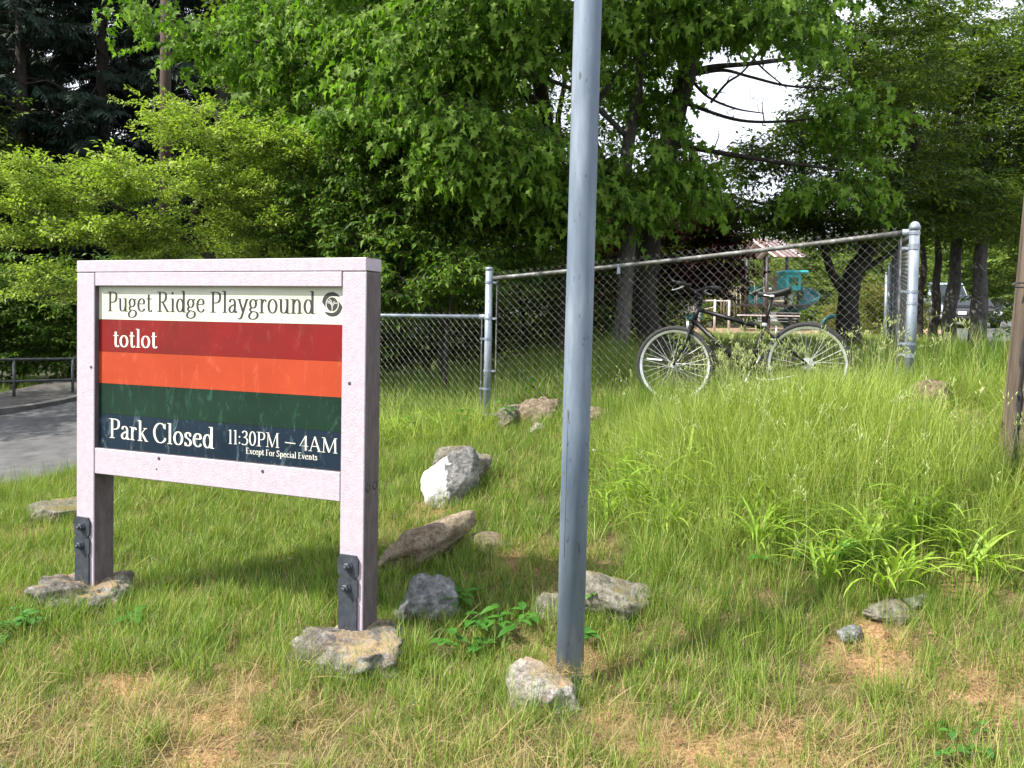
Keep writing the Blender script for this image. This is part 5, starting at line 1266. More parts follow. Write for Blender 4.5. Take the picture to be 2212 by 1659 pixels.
# far trees across the playground and along the street
far = [(1590, 44, 4.8, 'gold', "pale creamy flowering tree behind the playground roof"), (1540, 40, 4.2, 'far', "green tree left of the playground tower"), (1660, 58, 6.5, 'far', "far green tree behind the teal slide"), (1800, 42, 4.6, 'far', "bright green tree behind the forked cherry"),
       (1900, 40, 4.4, 'far', "bright green tree left of the receding fence"), (1888, 26, 1.7, 'gold', "low golden bush inside the fence behind the cherry trunk"), (1826, 30, 1.3, 'gold', "low golden bush close beside the cherry trunk's foot"), (1925, 23, 1.7, 'gold', "golden bush beside the receding fence"),
       (1975, 52, 7, 'far', "green tree behind the left parked van"), (2040, 56, 7.5, 'far', "green tree behind the silver van"), (2100, 50, 6.5, 'cherry', "dark tree behind the black car"), (2160, 95, 12, 'far', "far tree over the wheeled bins"), (2215, 62, 8.5, 'far', "leafy tree at the right edge beyond the white pickup"), (2270, 48, 8, 'far', "leafy tree past the right edge of the view"),
       (1460, 46, 6, 'cherry', "dark tree left of the playground roof"), (1735, 70, 7.5, 'cherry', "dark pine-like tree right of the playground roof")]
for i, (px, Yd, hh, vv, lab) in enumerate(far):
    b_ = P(px, 700, Yd); g = H(b_.x, b_.y); c = Vector((b_.x, b_.y, g)); w_ = hh * .42
    lowc = [(c + Vector((0, 0, hh * .2)), (w_ * .8, w_ * .7, hh * .2), 14)]
    tree("far_tree" if hh > 2.5 else "bush", lab, "tree" if hh > 2.5 else "bush", [([(c.x, c.y, g - .1), tuple(c + Vector((.05 * hh, 0, hh * .35))), tuple(c + Vector((0, 0, hh * .75)))], .02 * hh + .03, .03)],
         lowc + [(c + Vector((0, 0, hh * .6)), (w_, w_ * .8, hh * .36), 34)], vv, 10, .16 * hh + .1, (.16 * hh + .3, .26 * hh + .4), 'bark_dark', seed=90 + i, flatc=.7, group="trees beyond the playground and street" if hh > 2.5 else "golden bushes inside the fence")
# far-off wood closing the horizon
POS, ROT, SCL = [], [], []; r_ = random.Random(5)
for k in range(5200):
    a = R(r_.uniform(-48, 47)); d = r_.uniform(88, 112); top = 7 + 3.0 * noise.noise((a * 9, 0, 0)) + 1.2 * noise.noise((a * 34, 3, 0))
    if a < R(-6): top += 9
    x, y = d * math.sin(a), d * math.cos(a)
    POS.append((x, y, H(x, y) + r_.random() ** .8 * top)); ROT.append((r_.gauss(0, .5), r_.gauss(0, .5), r_.uniform(0, 6.28))); SCL.append(r_.uniform(2.2, 4.0))
tag(scatter("far_wood", V['far'], POS, ROT, SCL), "distant band of mixed trees closing the horizon", "wood", kind="stuff")

# ---- knotweed-like bushes beyond the left road with the pipe rail in front
for i, (px, Yd, hh, lab) in enumerate([(-60, 15.6, 2.0, "leafy bush behind the pipe rail, cut by the left edge"), (50, 15.9, 2.1, "leafy bush behind the pipe rail, in the middle of the gap left of the sign"), (150, 16.8, 1.9, "leafy bush behind the pipe rail, touching the sign's left post"), (250, 17.5, 2.3, "leafy bush hidden mostly behind the park sign's board")]):
    b_ = P(px, 800, Yd); g = H(b_.x, b_.y); c = Vector((b_.x, b_.y, g))
    tree("bush", lab, "bush", [([(c.x, c.y, g - .1), tuple(c + Vector((0, 0, hh * .5))), tuple(c + Vector((.1, 0, hh * .9)))], .04, .015)],
         [(c + Vector((0, 0, hh * .5)), (1.1, .8, hh * .5), 44), (c + Vector((0, 0, hh * .85)), (.9, .7, hh * .28), 22)], 'dog', 11, .4, (1.0, 1.7), seed=130 + i, flatc=.5, group="bushes behind the pipe rail")
rl_ = empty("pipe_rail", (0, 0, 0), label="low two-bar steel pipe rail along the far side of the road", cat="railing")
M['piperail'] = surf("dull_pipe", (.05, .055, .055), (.11, .12, .12), 12, .6, .4, bump=0)
lp_ = [P(-260, 781, 12.2), P(-100, 778, 12.8), P(30, 776.5, 13.4), P(157, 775, 14.0), P(270, 775, 14.6)]
rl_.location = (lp_[1].x, lp_[1].y, H(lp_[1].x, lp_[1].y)); o_ = rl_.location
for dz, nm in ((0, "top_bar"), (-.36, "middle_bar")):
    MB().tube([p + Vector((0, 0, dz)) - o_ for p in lp_], .022, 8).build(nm, M['piperail'], rl_, smooth=True)
for p in lp_: MB().tube([Vector((p.x, p.y, H(p.x, p.y) - .1)) - o_, p - o_], .024, 8).build("post", M['piperail'], rl_, smooth=True)

# ---- utility poles
M['brownpole'] = surf("creosoted_wood", (.03, .017, .012), (.06, .034, .024), 10, .85, bump=.4, stretch=(1, 1, .1))
up_ = P(356, 640, 20); g = H(up_.x, up_.y)
ut = empty("utility_pole", (up_.x, up_.y, g), label="dark brown utility pole rising behind the yellow-green tree", cat="pole")
MB().tube([(0, 0, -.3), (-.02, 0, 13.2)], [.145, .105], 16).build("shaft", M['brownpole'], ut, smooth=True)
MB().box(-1.1, -.06, 12.7, 1.1, .06, 12.82).build("crossarm", M['brownpole'], ut)
for x in (-1, 0, 1): MB().lathe([(.03, 0), (.06, .03), (.04, .07), (.06, .1), (.02, .14)], 10, c=(x, 0, 12.82)).build("insulator", M['iron'], ut)
a_, b_ = P(-60, 333, 17), P(150, 388, 21)
wobj = MB().tube([a_.lerp(b_, t) - Vector((0, 0, .25 * math.sin(math.pi * t))) for t in [k / 10 for k in range(11)]], .012, 5).build("overhead_wire", M['rubber'])
tag(wobj, "thin black service wire slanting down at the left edge behind the yellow-green tree", "wire")

M['oldwood'] = surf("weathered_pole_wood", (.05, .036, .027), (.15, .115, .088), 9, .9, bump=.9, bscale=26, stretch=(1, 1, .06), c3=(.33, .25, .19), bdist=.03)
wb, wt_ = P(2213, 1010, 4.9), P(2253, 600, 4.9)
up2 = empty("wooden_pole", (wb.x, wb.y, H(wb.x, wb.y)), label="cracked weathered wooden pole cut by the right edge, with an iron ring and cable", cat="pole")
wl_ = (wt_ - wb) / (wt_.z - wb.z)
mb = MB(); n = 40; hs = [-.3, 0, .12, .3, .6, .9, 1.3, 1.8, 2.6, 4, 6]
vs = []
for h in hs:
    for k in range(n):
        a = 2 * math.pi * k / n; c = wl_ * h
        crack = -.012 * max(0, noise.noise((math.cos(a) * 5, math.sin(a) * 5, h * .25))) * 3
        r__ = (.145 if h > .15 else .152) * (1 - h * .012) + crack + .004 * noise.noise((a * 3, h * 2, 5))
        vs.append((c.x + r__ * math.cos(a), c.y + r__ * math.sin(a), h))
fs = [(i * n + k, i * n + (k + 1) % n, (i + 1) * n + (k + 1) % n, (i + 1) * n + k) for i in range(len(hs) - 1) for k in range(n)] + [tuple((len(hs) - 1) * n + k for k in range(n))]
mb.add(vs, fs).build("shaft", M['oldwood'], up2, smooth=True)
def atp(a, h, ex=.0):
    c = wl_ * h; r__ = .146 * (1 - h * .012) + ex; return Vector((c.x + r__ * math.cos(a), c.y + r__ * math.sin(a), h))
a0 = R(212)
kn = random.Random(3)
pts = [atp(a0 + kn.gauss(0, .03), h, .008) for h in [k * .05 for k in range(-1, 22)]]
MB().tube(pts, [.007 + kn.random() * .007 for _ in pts], 6).build("cable", M['rubber'], up2)
c = atp(R(200), 1.2, .04); MB().tube([c + Vector((.05 * math.cos(k * .6283) , 0, .014 * math.sin(k * .6283))) for k in range(10)], .006, 6, closed=True).build("ring", M['screw'], up2)
MB().tube([atp(a0, .55, -.01), atp(a0, .55, .045)], .006, 6).build("peg", M['screw'], up2)
s0, s1 = P(1055, 948, 7.55), P(1172, 858, 7.75)
M['stick'] = surf("dry_stick", (.14, .10, .06), (.34, .28, .2), 12, .9, bump=.4)
tag(MB().tube([tuple(q) for q in spline([tuple(s0), tuple(s0.lerp(s1, .5) + Vector((0, 0, .01))), tuple(s1)], 4)], .012, 7).build("stick", M['stick'], smooth=True), "dry grey stick leaning on the boulder by the middle fence post", "stick")
# ================================================================== PLAYGROUND
def q4(cx_, cy_, Yd=35): return P(1555 + cx_ * .13888, 489.6 + cy_ * .13888, Yd)
M['teal'] = surf("teal_plastic", (.015, .26, .28), (.02, .33, .35), 4, .4, bump=0)
M['teal_dark'] = surf("dark_teal_plastic", (.006, .08, .09), (.01, .11, .12), 4, .4, bump=0)
M['play_post'] = surf("dark_brown_steel", (.02, .014, .013), (.035, .026, .024), 6, .5, bump=0)
M['beige'] = surf("beige_bars", (.33, .28, .2), (.42, .37, .27), 6, .5, bump=0)
M['slat_red'] = surf("faded_red_board", (.16, .075, .065), (.25, .13, .115), 6, .7, bump=.2, stretch=(1, 1, 1))
M['slat_white'] = surf("pale_board", (.5, .44, .42), (.62, .57, .55), 6, .7, bump=.2)
M['slat_grey'] = surf("grey_board", (.22, .2, .2), (.32, .3, .3), 6, .7, bump=.2)
pb_ = q4(560, 1510)
play = empty("play_structure", (pb_.x, pb_.y, H(pb_.x, pb_.y) + .07), label="playground climbing tower with red and white slatted roof and beige climbing bars", cat="play structure")
po = play.location
gz_ = po.z
r0, r1 = q4(480, 188, 34.2), q4(1010, 205, 35.8)
dn_r = q4(860, 462, 34.0) - q4(490, 190, 34.6); dn_l = Vector((-.62, .9, -.78))
cols = ['slat_white', 'slat_red', 'slat_red', 'slat_white', 'slat_red', 'slat_grey', 'slat_red', 'slat_grey', 'slat_red', 'slat_white', 'slat_grey', 'slat_red']
rdv = (r1 - r0) / 12
for i, cn in enumerate(cols):
    for dn in (dn_r, dn_l):
        a = r0 + rdv * i - po; e1, e2 = rdv * .84, Vector(dn); nn = e1.cross(e2).normalized() * .03
        MB().add([a, a + e1, a + e1 + e2, a + e2, a + nn, a + e1 + nn, a + e1 + e2 + nn, a + e2 + nn], [(3, 2, 1, 0), (4, 5, 6, 7), (0, 1, 5, 4), (1, 2, 6, 5), (2, 3, 7, 6), (3, 0, 4, 7)]).build("roof_slat", M[cn], play)
for k in (.08, .5, .92):
    b = MB()
    for dn in (dn_r, dn_l): a = r0.lerp(r1, k) - po - Vector((0, 0, .05)); b.tube([a, a + dn * .97], .035, 6)
    b.build("rafter", M['play_post'], play)
def ppost(cx_, ct, Yd=35, r_=.075):
    t = q4(cx_, ct, Yd); return MB().tube([(t.x - po.x, t.y - po.y, 0), t - po], r_, 10).build("post", M['play_post'], play, smooth=True)
for cx_, ct, Yd in ((365, 430, 36.2), (432, 330, 34.2), (742, 470, 33.9), (1045, 460, 36), (700, 480, 36.6)): ppost(cx_, ct, Yd)
dk = MB(); zdk = 1.15
for k in range(1): dk.box(-1.2, -1.0, zdk - .08, 1.9, 1.2, zdk)
dk.build("deck", M['play_post'], play)
def bars(name, segs, r_=.022, mat='beige'):
    b = MB()
    for s_ in segs: b.tube([q4(*p) - po for p in s_], r_, 6)
    return b.build(name, M[mat], play, smooth=True)
bars("arched_climber", [[(60, 1400, 34.4), (75, 900, 34.4), (110, 850, 34.4), (180, 850, 34.4), (215, 900, 34.4), (225, 1400, 34.4)], [(75, 1000, 34.4), (215, 1000, 34.4)], [(70, 1150, 34.4), (220, 1150, 34.4)]])
bars("hand_loop", [[(380, 850, 34.2), (500, 850, 34.2), (540, 880, 34.2), (545, 1400, 34.2)]])
bars("guard_rail", [[(20, 935, 35.5), (330, 935, 35.5)], [(20, 1050, 35.5), (330, 1050, 35.5)]] + [[(x, 935, 35.5), (x, 1350, 35.5)] for x in (20, 110, 160, 260, 320)])
bars("stair_rail", [[(410, 1065, 34.3), (710, 935, 34.8)], [(430, 1180, 34.3), (700, 1080, 34.8)], [(430, 940, 34.3), (420, 1380, 34.3)], [(575, 1010, 34.5), (570, 1380, 34.5)], [(690, 960, 34.8), (690, 1250, 34.8)]])
cl_ = MB()
for j in range(3):
    c = q4(190 + j * 26, 990, 34.5) - po; cl_.tube([c + Vector((.13 * math.cos(a * .5236), 0, .13 * math.sin(a * .5236))) for a in range(12)], .015, 5, closed=True)
cl_.build("ring_panel", M['beige'], play, smooth=True)
bp_ = MB(); 
for k in range(7): p = q4(822 + k * 18, 770, 36) - po; bp_.box(p.x - .03, p.y - .02, zdk, p.x + .03, p.y + .02, p.z)
bp_.build("slatted_panel", M['beige'], play)
MB().box(*(q4(440, 1000, 36) - po).xy, 1.2, *((q4(680, 900, 36) - po).xy + Vector((0, .1))), 1.95).build("roofed_panel", M['teal_dark'], play)
bp2 = MB(); p = q4(760, 1160, 34) - po; p2 = q4(1000, 1160, 34) - po; bp2.tube([p, p2], .03, 6); bp2.build("crossbar", M['beige'], play)
for k in range(4):
    p = q4(780 + k * 8, 1400 + (k - 1.5) * 45, 33.8) - po; MB().box(p.x, p.y, p.z - .03, p.x + 1.3 - k * .1, p.y + .25, p.z).build("step", M['slat_grey'], play)
# teal spiral slide
sb = q4(1080, 1400, 35.2)
sl = empty("slide", (sb.x, sb.y, gz_), label="teal plastic spiral slide with hooded top beside the climbing tower", cat="slide"); so_ = sl.location
h0, h1 = q4(945, 740, 35.4) - so_, q4(1170, 1000, 35.4) - so_
hd = MB(); th = .05; x0, x1, zt_, zb2 = h0.x, h1.x, h0.z, h1.z
for yy in (-.5, .5):
    wx0, wx1, wz0, wz1 = x0 + .14, x1 - .12, zb2 + .2, zt_ - .16
    hd.box(x0, yy, zb2, wx0, yy + th, zt_); hd.box(wx1, yy, zb2, x1, yy + th, zt_); hd.box(wx0, yy, wz1, wx1, yy + th, zt_); hd.box(wx0, yy, zb2, wx1, yy + th, wz0)
hd.box(x0, -.45, zb2, x0 + th, .5, zt_); hd.build("hood", M['teal'], sl)
MB().box(x0 - .12, -.65, zt_ - .01, x1 + .3, .65, zt_ + .14, ch=.06).build("hood_roof", M['teal'], sl)
ch_ = MB(); vs = []; K = 9; ns = 26
for i in range(ns):
    t = i / (ns - 1); a = R(80) - t * R(330); rad_ = .62
    c = Vector((x0 + .75 + rad_ * math.cos(a) * .9, .1 + rad_ * math.sin(a) * .6, zb2 + .1 - t * (zb2 - .15)))
    tg_ = Vector((math.sin(a), -math.cos(a), 0)); nr_ = Vector((math.cos(a), math.sin(a), 0))
    for k in range(K):
        b = math.pi * k / (K - 1); vs.append(c + nr_ * (-.36 * math.cos(b)) + Vector((0, 0, -.34 * math.sin(b) + .2)))
fs = [(i * K + k, i * K + k + 1, (i + 1) * K + k + 1, (i + 1) * K + k) for i in range(ns - 1) for k in range(K - 1)]
o = ch_.add(vs, fs).build("chute", M['teal_dark'], sl, smooth=True); sm_ = o.modifiers.new("thick", 'SOLIDIFY'); sm_.thickness = .05
MB().tube([(x0 + .75, .1, 0), (x0 + .75, .1, zb2)], .06, 8).build("centre_post", M['play_post'], sl)
# edging and bench in front
e0, e1 = q4(310, 1365, 33), q4(1245, 1368, 33)
tag(MB().box(e0.x, e0.y, e0.z - .05, e1.x, e0.y + .4, e0.z).build("bench", M['slat_white']), "long pale bench board in front of the playground tower", "bench")
bo2 = bpy.data.objects["bench"]
for x in (e0.x + .3, (e0.x + e1.x) / 2, e1.x - .3): MB().box(x - .04, e0.y + .05, H(x, 33) - .05, x + .04, e0.y + .35, e0.z - .052).build("leg", M['play_post'], bo2)
bend = P(1775, 720, 20); tag(MB().tube([bend + Vector((0, 0, -.4)), bend + Vector((-.02, 0, .1)), bend + Vector((.06, 0, .32)), bend + Vector((.2, 0, .42)), bend + Vector((.36, 0, .42))], .055, 10).build("bent_pipe", M['teal_dark'], smooth=True), "short dark teal pipe bent over, just above the bicycle's rear wheel", "pipe")
# spring rider and small frames at left of the playground
sr = P(1500, 712, 33); spr = empty("spring_rider", (sr.x, sr.y, H(sr.x, sr.y) + .05), label="small spring rider with striped seat left of the playground tower", cat="play rider")
MB().tube([(.1 * math.cos(k * .8), .1 * math.sin(k * .8), k * .014) for k in range(32)], .015, 5).build("spring", M['play_post'], spr, smooth=True)
MB().box(-.35, -.12, .45, .3, .12, .75, ch=.05).build("body", M['teal_dark'], spr)
for k in range(5): MB().box(-.3 + k * .1, -.13, .76, -.25 + k * .1, .13, 1.15, ch=.01).build("stripe", M['slat_grey'], spr)
mg = P(1490, 700, 31.5); mo = empty("climbing_frame", (mg.x, mg.y, H(mg.x, mg.y)), label="low white-post climbing frame seen under the bicycle's handlebar", cat="play frame")
for k, x in enumerate((-.9, -.3, .35, .95, 1.5)): MB().tube([(x, 0, 0), (x, 0, 1.5 - .2 * (k % 2))], .045, 8).build("post", M['slat_white'], mo, smooth=True)
MB().tube([(-1.5, 0, .4), (.9, 0, 1.0)], .03, 6).build("bar", M['beige'], mo); MB().tube([(.35, 0, 1.25), (1.5, 0, 1.25)], .03, 6).build("bar", M['slat_white'], mo)

# ---- house behind
M['housewhite'] = surf("white_siding", (.62, .63, .66), (.72, .73, .76), 2, .7, bump=0); M['roofdark'] = surf("dark_shingle", (.05, .05, .055), (.1, .1, .11), 14, .9, bump=.3)
M['glass'] = surf("dark_glass", (.02, .025, .03), (.03, .04, .05), 3, .08, bump=0)
hb2 = P(1722, 692, 56); hs_ = empty("house", (hb2.x, hb2.y, H(hb2.x, hb2.y)), label="white house with dark roof behind the teal slide", cat="house")
MB().box(-3.5, 0, -.3, 3.5, 6, 2.2).build("wall", M['housewhite'], hs_)
MB().add([(-3.9, -.5, 2.15), (3.9, -.5, 2.15), (3.9, 6.5, 2.15), (-3.9, 6.5, 2.15), (-2.2, 3, 3.7), (2.2, 3, 3.7)], [(3, 2, 1, 0), (0, 1, 5, 4), (1, 2, 5), (2, 3, 4, 5), (3, 0, 4)]).build("roof", M['roofdark'], hs_)
MB().box(-4, -.56, 2.02, 4, -.44, 2.2).build("fascia", M['housewhite'], hs_)
for x in (-2.2, .2, 2): 
    w_ = MB().box(x - .5, -.05, .7, x + .5, -.01, 1.7).build("window", M['glass'], hs_)
    MB().box(x - .56, -.09, .62, x + .56, -.052, .7).build("sill", M['housewhite'], w_)

# ================================================================== CARS
def car_paint(n, c): return surf(n, c, tuple(v * 1.1 for v in c), 3, .35, 0, bump=0, coat=.3)
M['lamp'] = surf("headlamp_lens", (.6, .62, .65), (.75, .76, .78), 20, .15, .2, bump=0)
M['plate'] = surf("number_plate", (.5, .55, .6), (.65, .68, .7), 9, .5, bump=0)
def car(name, x, y, rz, paint, label, L_=4.7, Wd=1.9, Hh=1.85, kind='van', cat='car'):
    root = empty(name, (x, y, H(x, y)), rz, label=label, cat=cat)
    # nose points to local -y
    hw = Wd / 2
    if kind == 'van': prof = [(-.0, .35), (-.02, .75), (.15, .98), (1.0, 1.12), (L_ - .1, 1.15), (L_, .9), (L_, .35)]; cab = [(.85, 1.1), (1.55, Hh), (L_ - .25, Hh), (L_ - .05, 1.12)]
    elif kind == 'pickup': prof = [(0, .4), (-.02, .9), (.1, 1.05), (1.3, 1.15), (L_, 1.15), (L_, .45)]; cab = [(1.2, 1.14), (1.85, Hh), (3.1, Hh), (3.35, 1.14)]
    else: prof = [(0, .3), (-.02, .65), (.15, .82), (1.2, .95), (L_ - .2, 1.0), (L_, .8), (L_, .3)]; cab = [(1.0, .94), (1.8, Hh), (3.4, Hh), (4.2, .98)]
    def loft(pf, hws, nm, mt, parent, inset=0):
        mb = MB(); n = len(pf); vs = []
        for sx in (-1, 1):
            for k, (yy, zz) in enumerate(pf):
                w2 = hws(k, yy, zz); vs.append((sx * w2, yy, zz))
        fs = [tuple(range(n)), tuple(reversed(range(n, 2 * n)))] + [(k, (k + 1) % n, n + (k + 1) % n, n + k) for k in range(n)]
        mb.add(vs, fs); o = mb.build(nm, mt, parent); bv = o.modifiers.new("b", 'BEVEL'); bv.width = .05; bv.segments = 2; return o
    loft(prof, lambda k, y_, z: hw * (.93 if y_ < .05 or z < .5 else 1), "body", M[paint], root)
    loft(cab, lambda k, y_, z: hw * (.80 if z > 1.3 else .95), "cabin", M[paint], root)
    (ya, za), (yb2, zb3) = cab[0], cab[1]
    ws = MB(); w0, w1 = hw * .86, hw * .73; t0, t1 = .12, .88
    def f(t, w): return (w, ya + (yb2 - ya) * t - .02, za + (zb3 - za) * t + .015)
    ws.add([f(t0, -w0), f(t0, w0), f(t1, w1), f(t1, -w1)], [(0, 1, 2, 3)]); ws.build("windscreen", M['glass'], root, fix=False)
    for sx in (-1, 1):
        for (u0, u1) in ((.0, .42), (.46, .92)):
            yl0, yl1 = yb2 + (cab[2][0] - yb2) * u0, yb2 + (cab[2][0] - yb2) * u1
            MB().add([(sx * hw * .945, yl0 - (.25 if u0 == 0 else 0), za + .1), (sx * hw * .945, yl1, za + .1), (sx * hw * .83, yl1, zb3 - .15), (sx * hw * .83, yl0, zb3 - .15)], [(0, 1, 2, 3)]).build("side_window", M['glass'], root, fix=False)
        MB().box(sx * hw * .72 - .17, -.07, prof[1][1] - .06, sx * hw * .72 + .17, .0, prof[1][1] + .1, ch=.02).build("headlight", M['lamp'], root)
        MB().box(sx * (hw + .08) - .09, ya + .25, za + .05, sx * (hw + .08) + .09, ya + .35, za + .22, ch=.02).build("mirror", M[paint], root)
        for yw in (.85, L_ - .85):
            w = MB().lathe([(.2, -.11), (.33, -.11), (.345, -.08), (.345, .08), (.33, .11), (.2, .11)], 20, 'x').build("wheel", M['rubber'], root, loc=(sx * (hw - .1), yw, .345))
            MB().lathe([(.19, -.02), (.1, -.03), (.03, -.01)], 12, 'x').build("hub_cap", M['alloy'], w, loc=(sx * .1, 0, 0))
    MB().box(-hw * .5, -.075, prof[1][1] - .14, hw * .5, -.01, prof[1][1] + .06, ch=.02).build("grille", M['rubber'], root)
    MB().box(-hw * .94, -.12, .38, hw * .94, -.0, .54, ch=.04).build("bumper", M[paint] if kind != 'van' else M['alloy'], root)
    MB().box(-.15, -.135, .42, .15, -.122, .52).build("number_plate", M['plate'], root)
    return root
M['p_silver'] = car_paint("silver_blue_paint", (.38, .45, .5)); M['p_white'] = car_paint("white_car_paint", (.7, .72, .75)); M['p_black'] = car_paint("black_car_paint", (.015, .016, .02)); M['p_grey'] = car_paint("grey_car_paint", (.3, .34, .37))
def cp(px, Yd): p = P(px, 700, Yd); return p.x, p.y
x, y = cp(2068, 37); car("parked_van", x, y, R(-8), 'p_silver', "silver-blue van parked behind the pair of cherry trunks, facing the viewer", Hh=2.1, kind='van', cat='van')
x, y = cp(2000, 39); car("parked_car", x, y, R(-8), 'p_grey', "grey car parked nearest the corner post, facing the viewer", Hh=1.85, kind='van')
x, y = cp(2116, 35); car("parked_car", x, y, R(-14), 'p_black', "black car parked right of the thick cherry trunk", Hh=1.5, kind='car')
x, y = cp(2128, 62); car("parked_car", x, y, R(-60), 'p_black', "distant dark car beyond the black one, by the wheeled bins", Hh=1.45, kind='car')
x, y = cp(2180, 56); car("pickup_truck", x, y, R(70), 'p_white', "white pickup parked across the street beside the wooden pole", Hh=1.8, kind='pickup', cat='truck')
x, y = cp(2140, 50); car("parked_car", x, y, R(-30), 'p_white', "small pale car parked beyond the black car, left of the wheeled bins", Hh=1.45, kind='car')
M['bin_blue'] = surf("blue_bin_plastic", (.015, .12, .25), (.02, .15, .3), 4, .5, bump=0); M['bin_black'] = surf("black_bin_plastic", (.015, .015, .018), (.025, .025, .03), 4, .5, bump=0)
for px, mt_, lab in ((2145, 'bin_blue', "blue wheeled bin at the far side of the street"), (2157, 'bin_black', "black wheeled bin next to the blue one")):
    x, y = cp(px, 66); b = empty("wheeled_bin", (x, y, H(x, y)), label=lab, cat="bin")
    MB().add([(-.3, -.3, .05), (.3, -.3, .05), (.3, .3, .05), (-.3, .3, .05), (-.4, -.4, 1.05), (.4, -.4, 1.05), (.4, .4, 1.05), (-.4, .4, 1.05)], [(3, 2, 1, 0), (4, 5, 6, 7), (0, 1, 5, 4), (1, 2, 6, 5), (2, 3, 7, 6), (3, 0, 4, 7)]).build("body", M[mt_], b)
    MB().box(-.43, -.45, 1.055, .43, .43, 1.13, ch=.02).build("lid", M[mt_], b)
    for sx in (-1, 1): MB().lathe([(.1, -.03), (.1, .03)], 12, 'x', c=(sx * .33, .3, .1)).build("wheel", M['rubber'], b)
cpn = P(2159, 690, 72); g = H(cpn.x, cpn.y)
root = empty("conifer", (cpn.x, cpn.y, g), label="small bright green cone-shaped conifer behind the wheeled bins", cat="tree")
POS, ROT, SCL = [], [], []; r_ = random.Random(2)
for k in range(260):
    z = r_.random() ** 1.4 * 2.2; a = r_.uniform(0, 6.283); q = (1 - z / 2.4) * .95 * r_.uniform(.75, 1); POS.append((q * math.cos(a), q * math.sin(a), z + .1)); ROT.append((r_.gauss(0, .3), -1.0, a)); SCL.append(.5)
MB().tube([(0, 0, 0), (0, 0, 2.2)], .06, 6).build("trunk", M['bark_dark'], root); scatter("crown", V['far'], POS, ROT, SCL, parent=root)["kind"] = "stuff"

# ================================================================== GRASS
def gmat(name, c1_, c2_, c3_, trans=.35, rough=.5): return leaf_mat(name, c1_, c2_, c3_, trans=trans, rough=rough, spec=.35, tcol=(1.25, 1.25, .6))
M['g_lawn'] = gmat("lawn_blade", (.06, .13, .016), (.2, .31, .04), (.40, .47, .13))
M['g_tall'] = gmat("tall_grass_blade", (.15, .24, .03), (.36, .46, .1), (.56, .64, .24))
M['g_dry'] = gmat("dry_blade", (.26, .2, .08), (.34, .27, .12), (.42, .33, .17), trans=.2, rough=.7)
M['g_seed'] = gmat("seed_head", (.26, .33, .10), (.38, .44, .18), (.48, .5, .26), trans=.3, rough=.6)
M['g_strap'] = gmat("strap_leaf", (.16, .3, .03), (.27, .42, .05), (.4, .52, .1), trans=.4, rough=.4)
def blade(mb, x, y, h, w, az, lean, curl, seg=3):
    d = Vector((math.cos(az), math.sin(az), 0)); s_ = Vector((-d.y, d.x, 0)); tw_ = rnd.gauss(0, .5)
    s_ = (s_ * math.cos(tw_) + d * math.sin(tw_))
    vs = []
    for i in range(seg + 1):
        t = i / seg; p = Vector((x, y, 0)) + d * (h * (lean * t + curl * t * t)) + Vector((0, 0, h * (t - .35 * curl * t * t)))
        ww = w * (1 - t ** 1.6) * .5
        if i < seg: vs += [p - s_ * ww, p + s_ * ww]
        else: vs.append(p)
    fs = [(2 * i, 2 * i + 1, 2 * i + 3, 2 * i + 2) for i in range(seg - 1)] + [(2 * seg - 2, 2 * seg - 1, 2 * seg)]
    mb.add(vs, fs)
def clump(n, rad_, h, w, lean=.25, curl=.4, mat='g_lawn', seg=3, hv=.35, dry=0):
    mb = MB()
    for _ in range(n):
        a = rnd.uniform(0, 6.283); rr = rad_ * math.sqrt(rnd.random())
        mb.mat(1 if rnd.random() < dry else 0)
        blade(mb, rr * math.cos(a), rr * math.sin(a), h * rnd.uniform(1 - hv, 1 + hv), w * rnd.uniform(.7, 1.2), rnd.uniform(0, 6.283), abs(rnd.gauss(0, lean)), abs(rnd.gauss(0, curl)), seg)
    return mb.mesh("clump", [M[mat], M['g_dry']])
V['lawn'] = variants("lawn_tuft", [clump(18, .055, .09, .0038, lean=.3, dry=.12, hv=.5) for _ in range(5)])
V['dry'] = variants("dry_tuft", [clump(16, .06, .06, .0026, lean=.8, curl=.8, mat='g_dry') for _ in range(4)])
V['long'] = variants("long_tuft", [clump(15, .05, .20, .0036, lean=.16, curl=.35, mat='g_lawn', dry=.12, seg=4, hv=.5) for _ in range(5)])
V['tall'] = variants("tall_tuft", [clump(15, .06, .46, .0060, lean=.3, curl=.6, mat='g_tall', seg=4, dry=.05) for _ in range(6)])
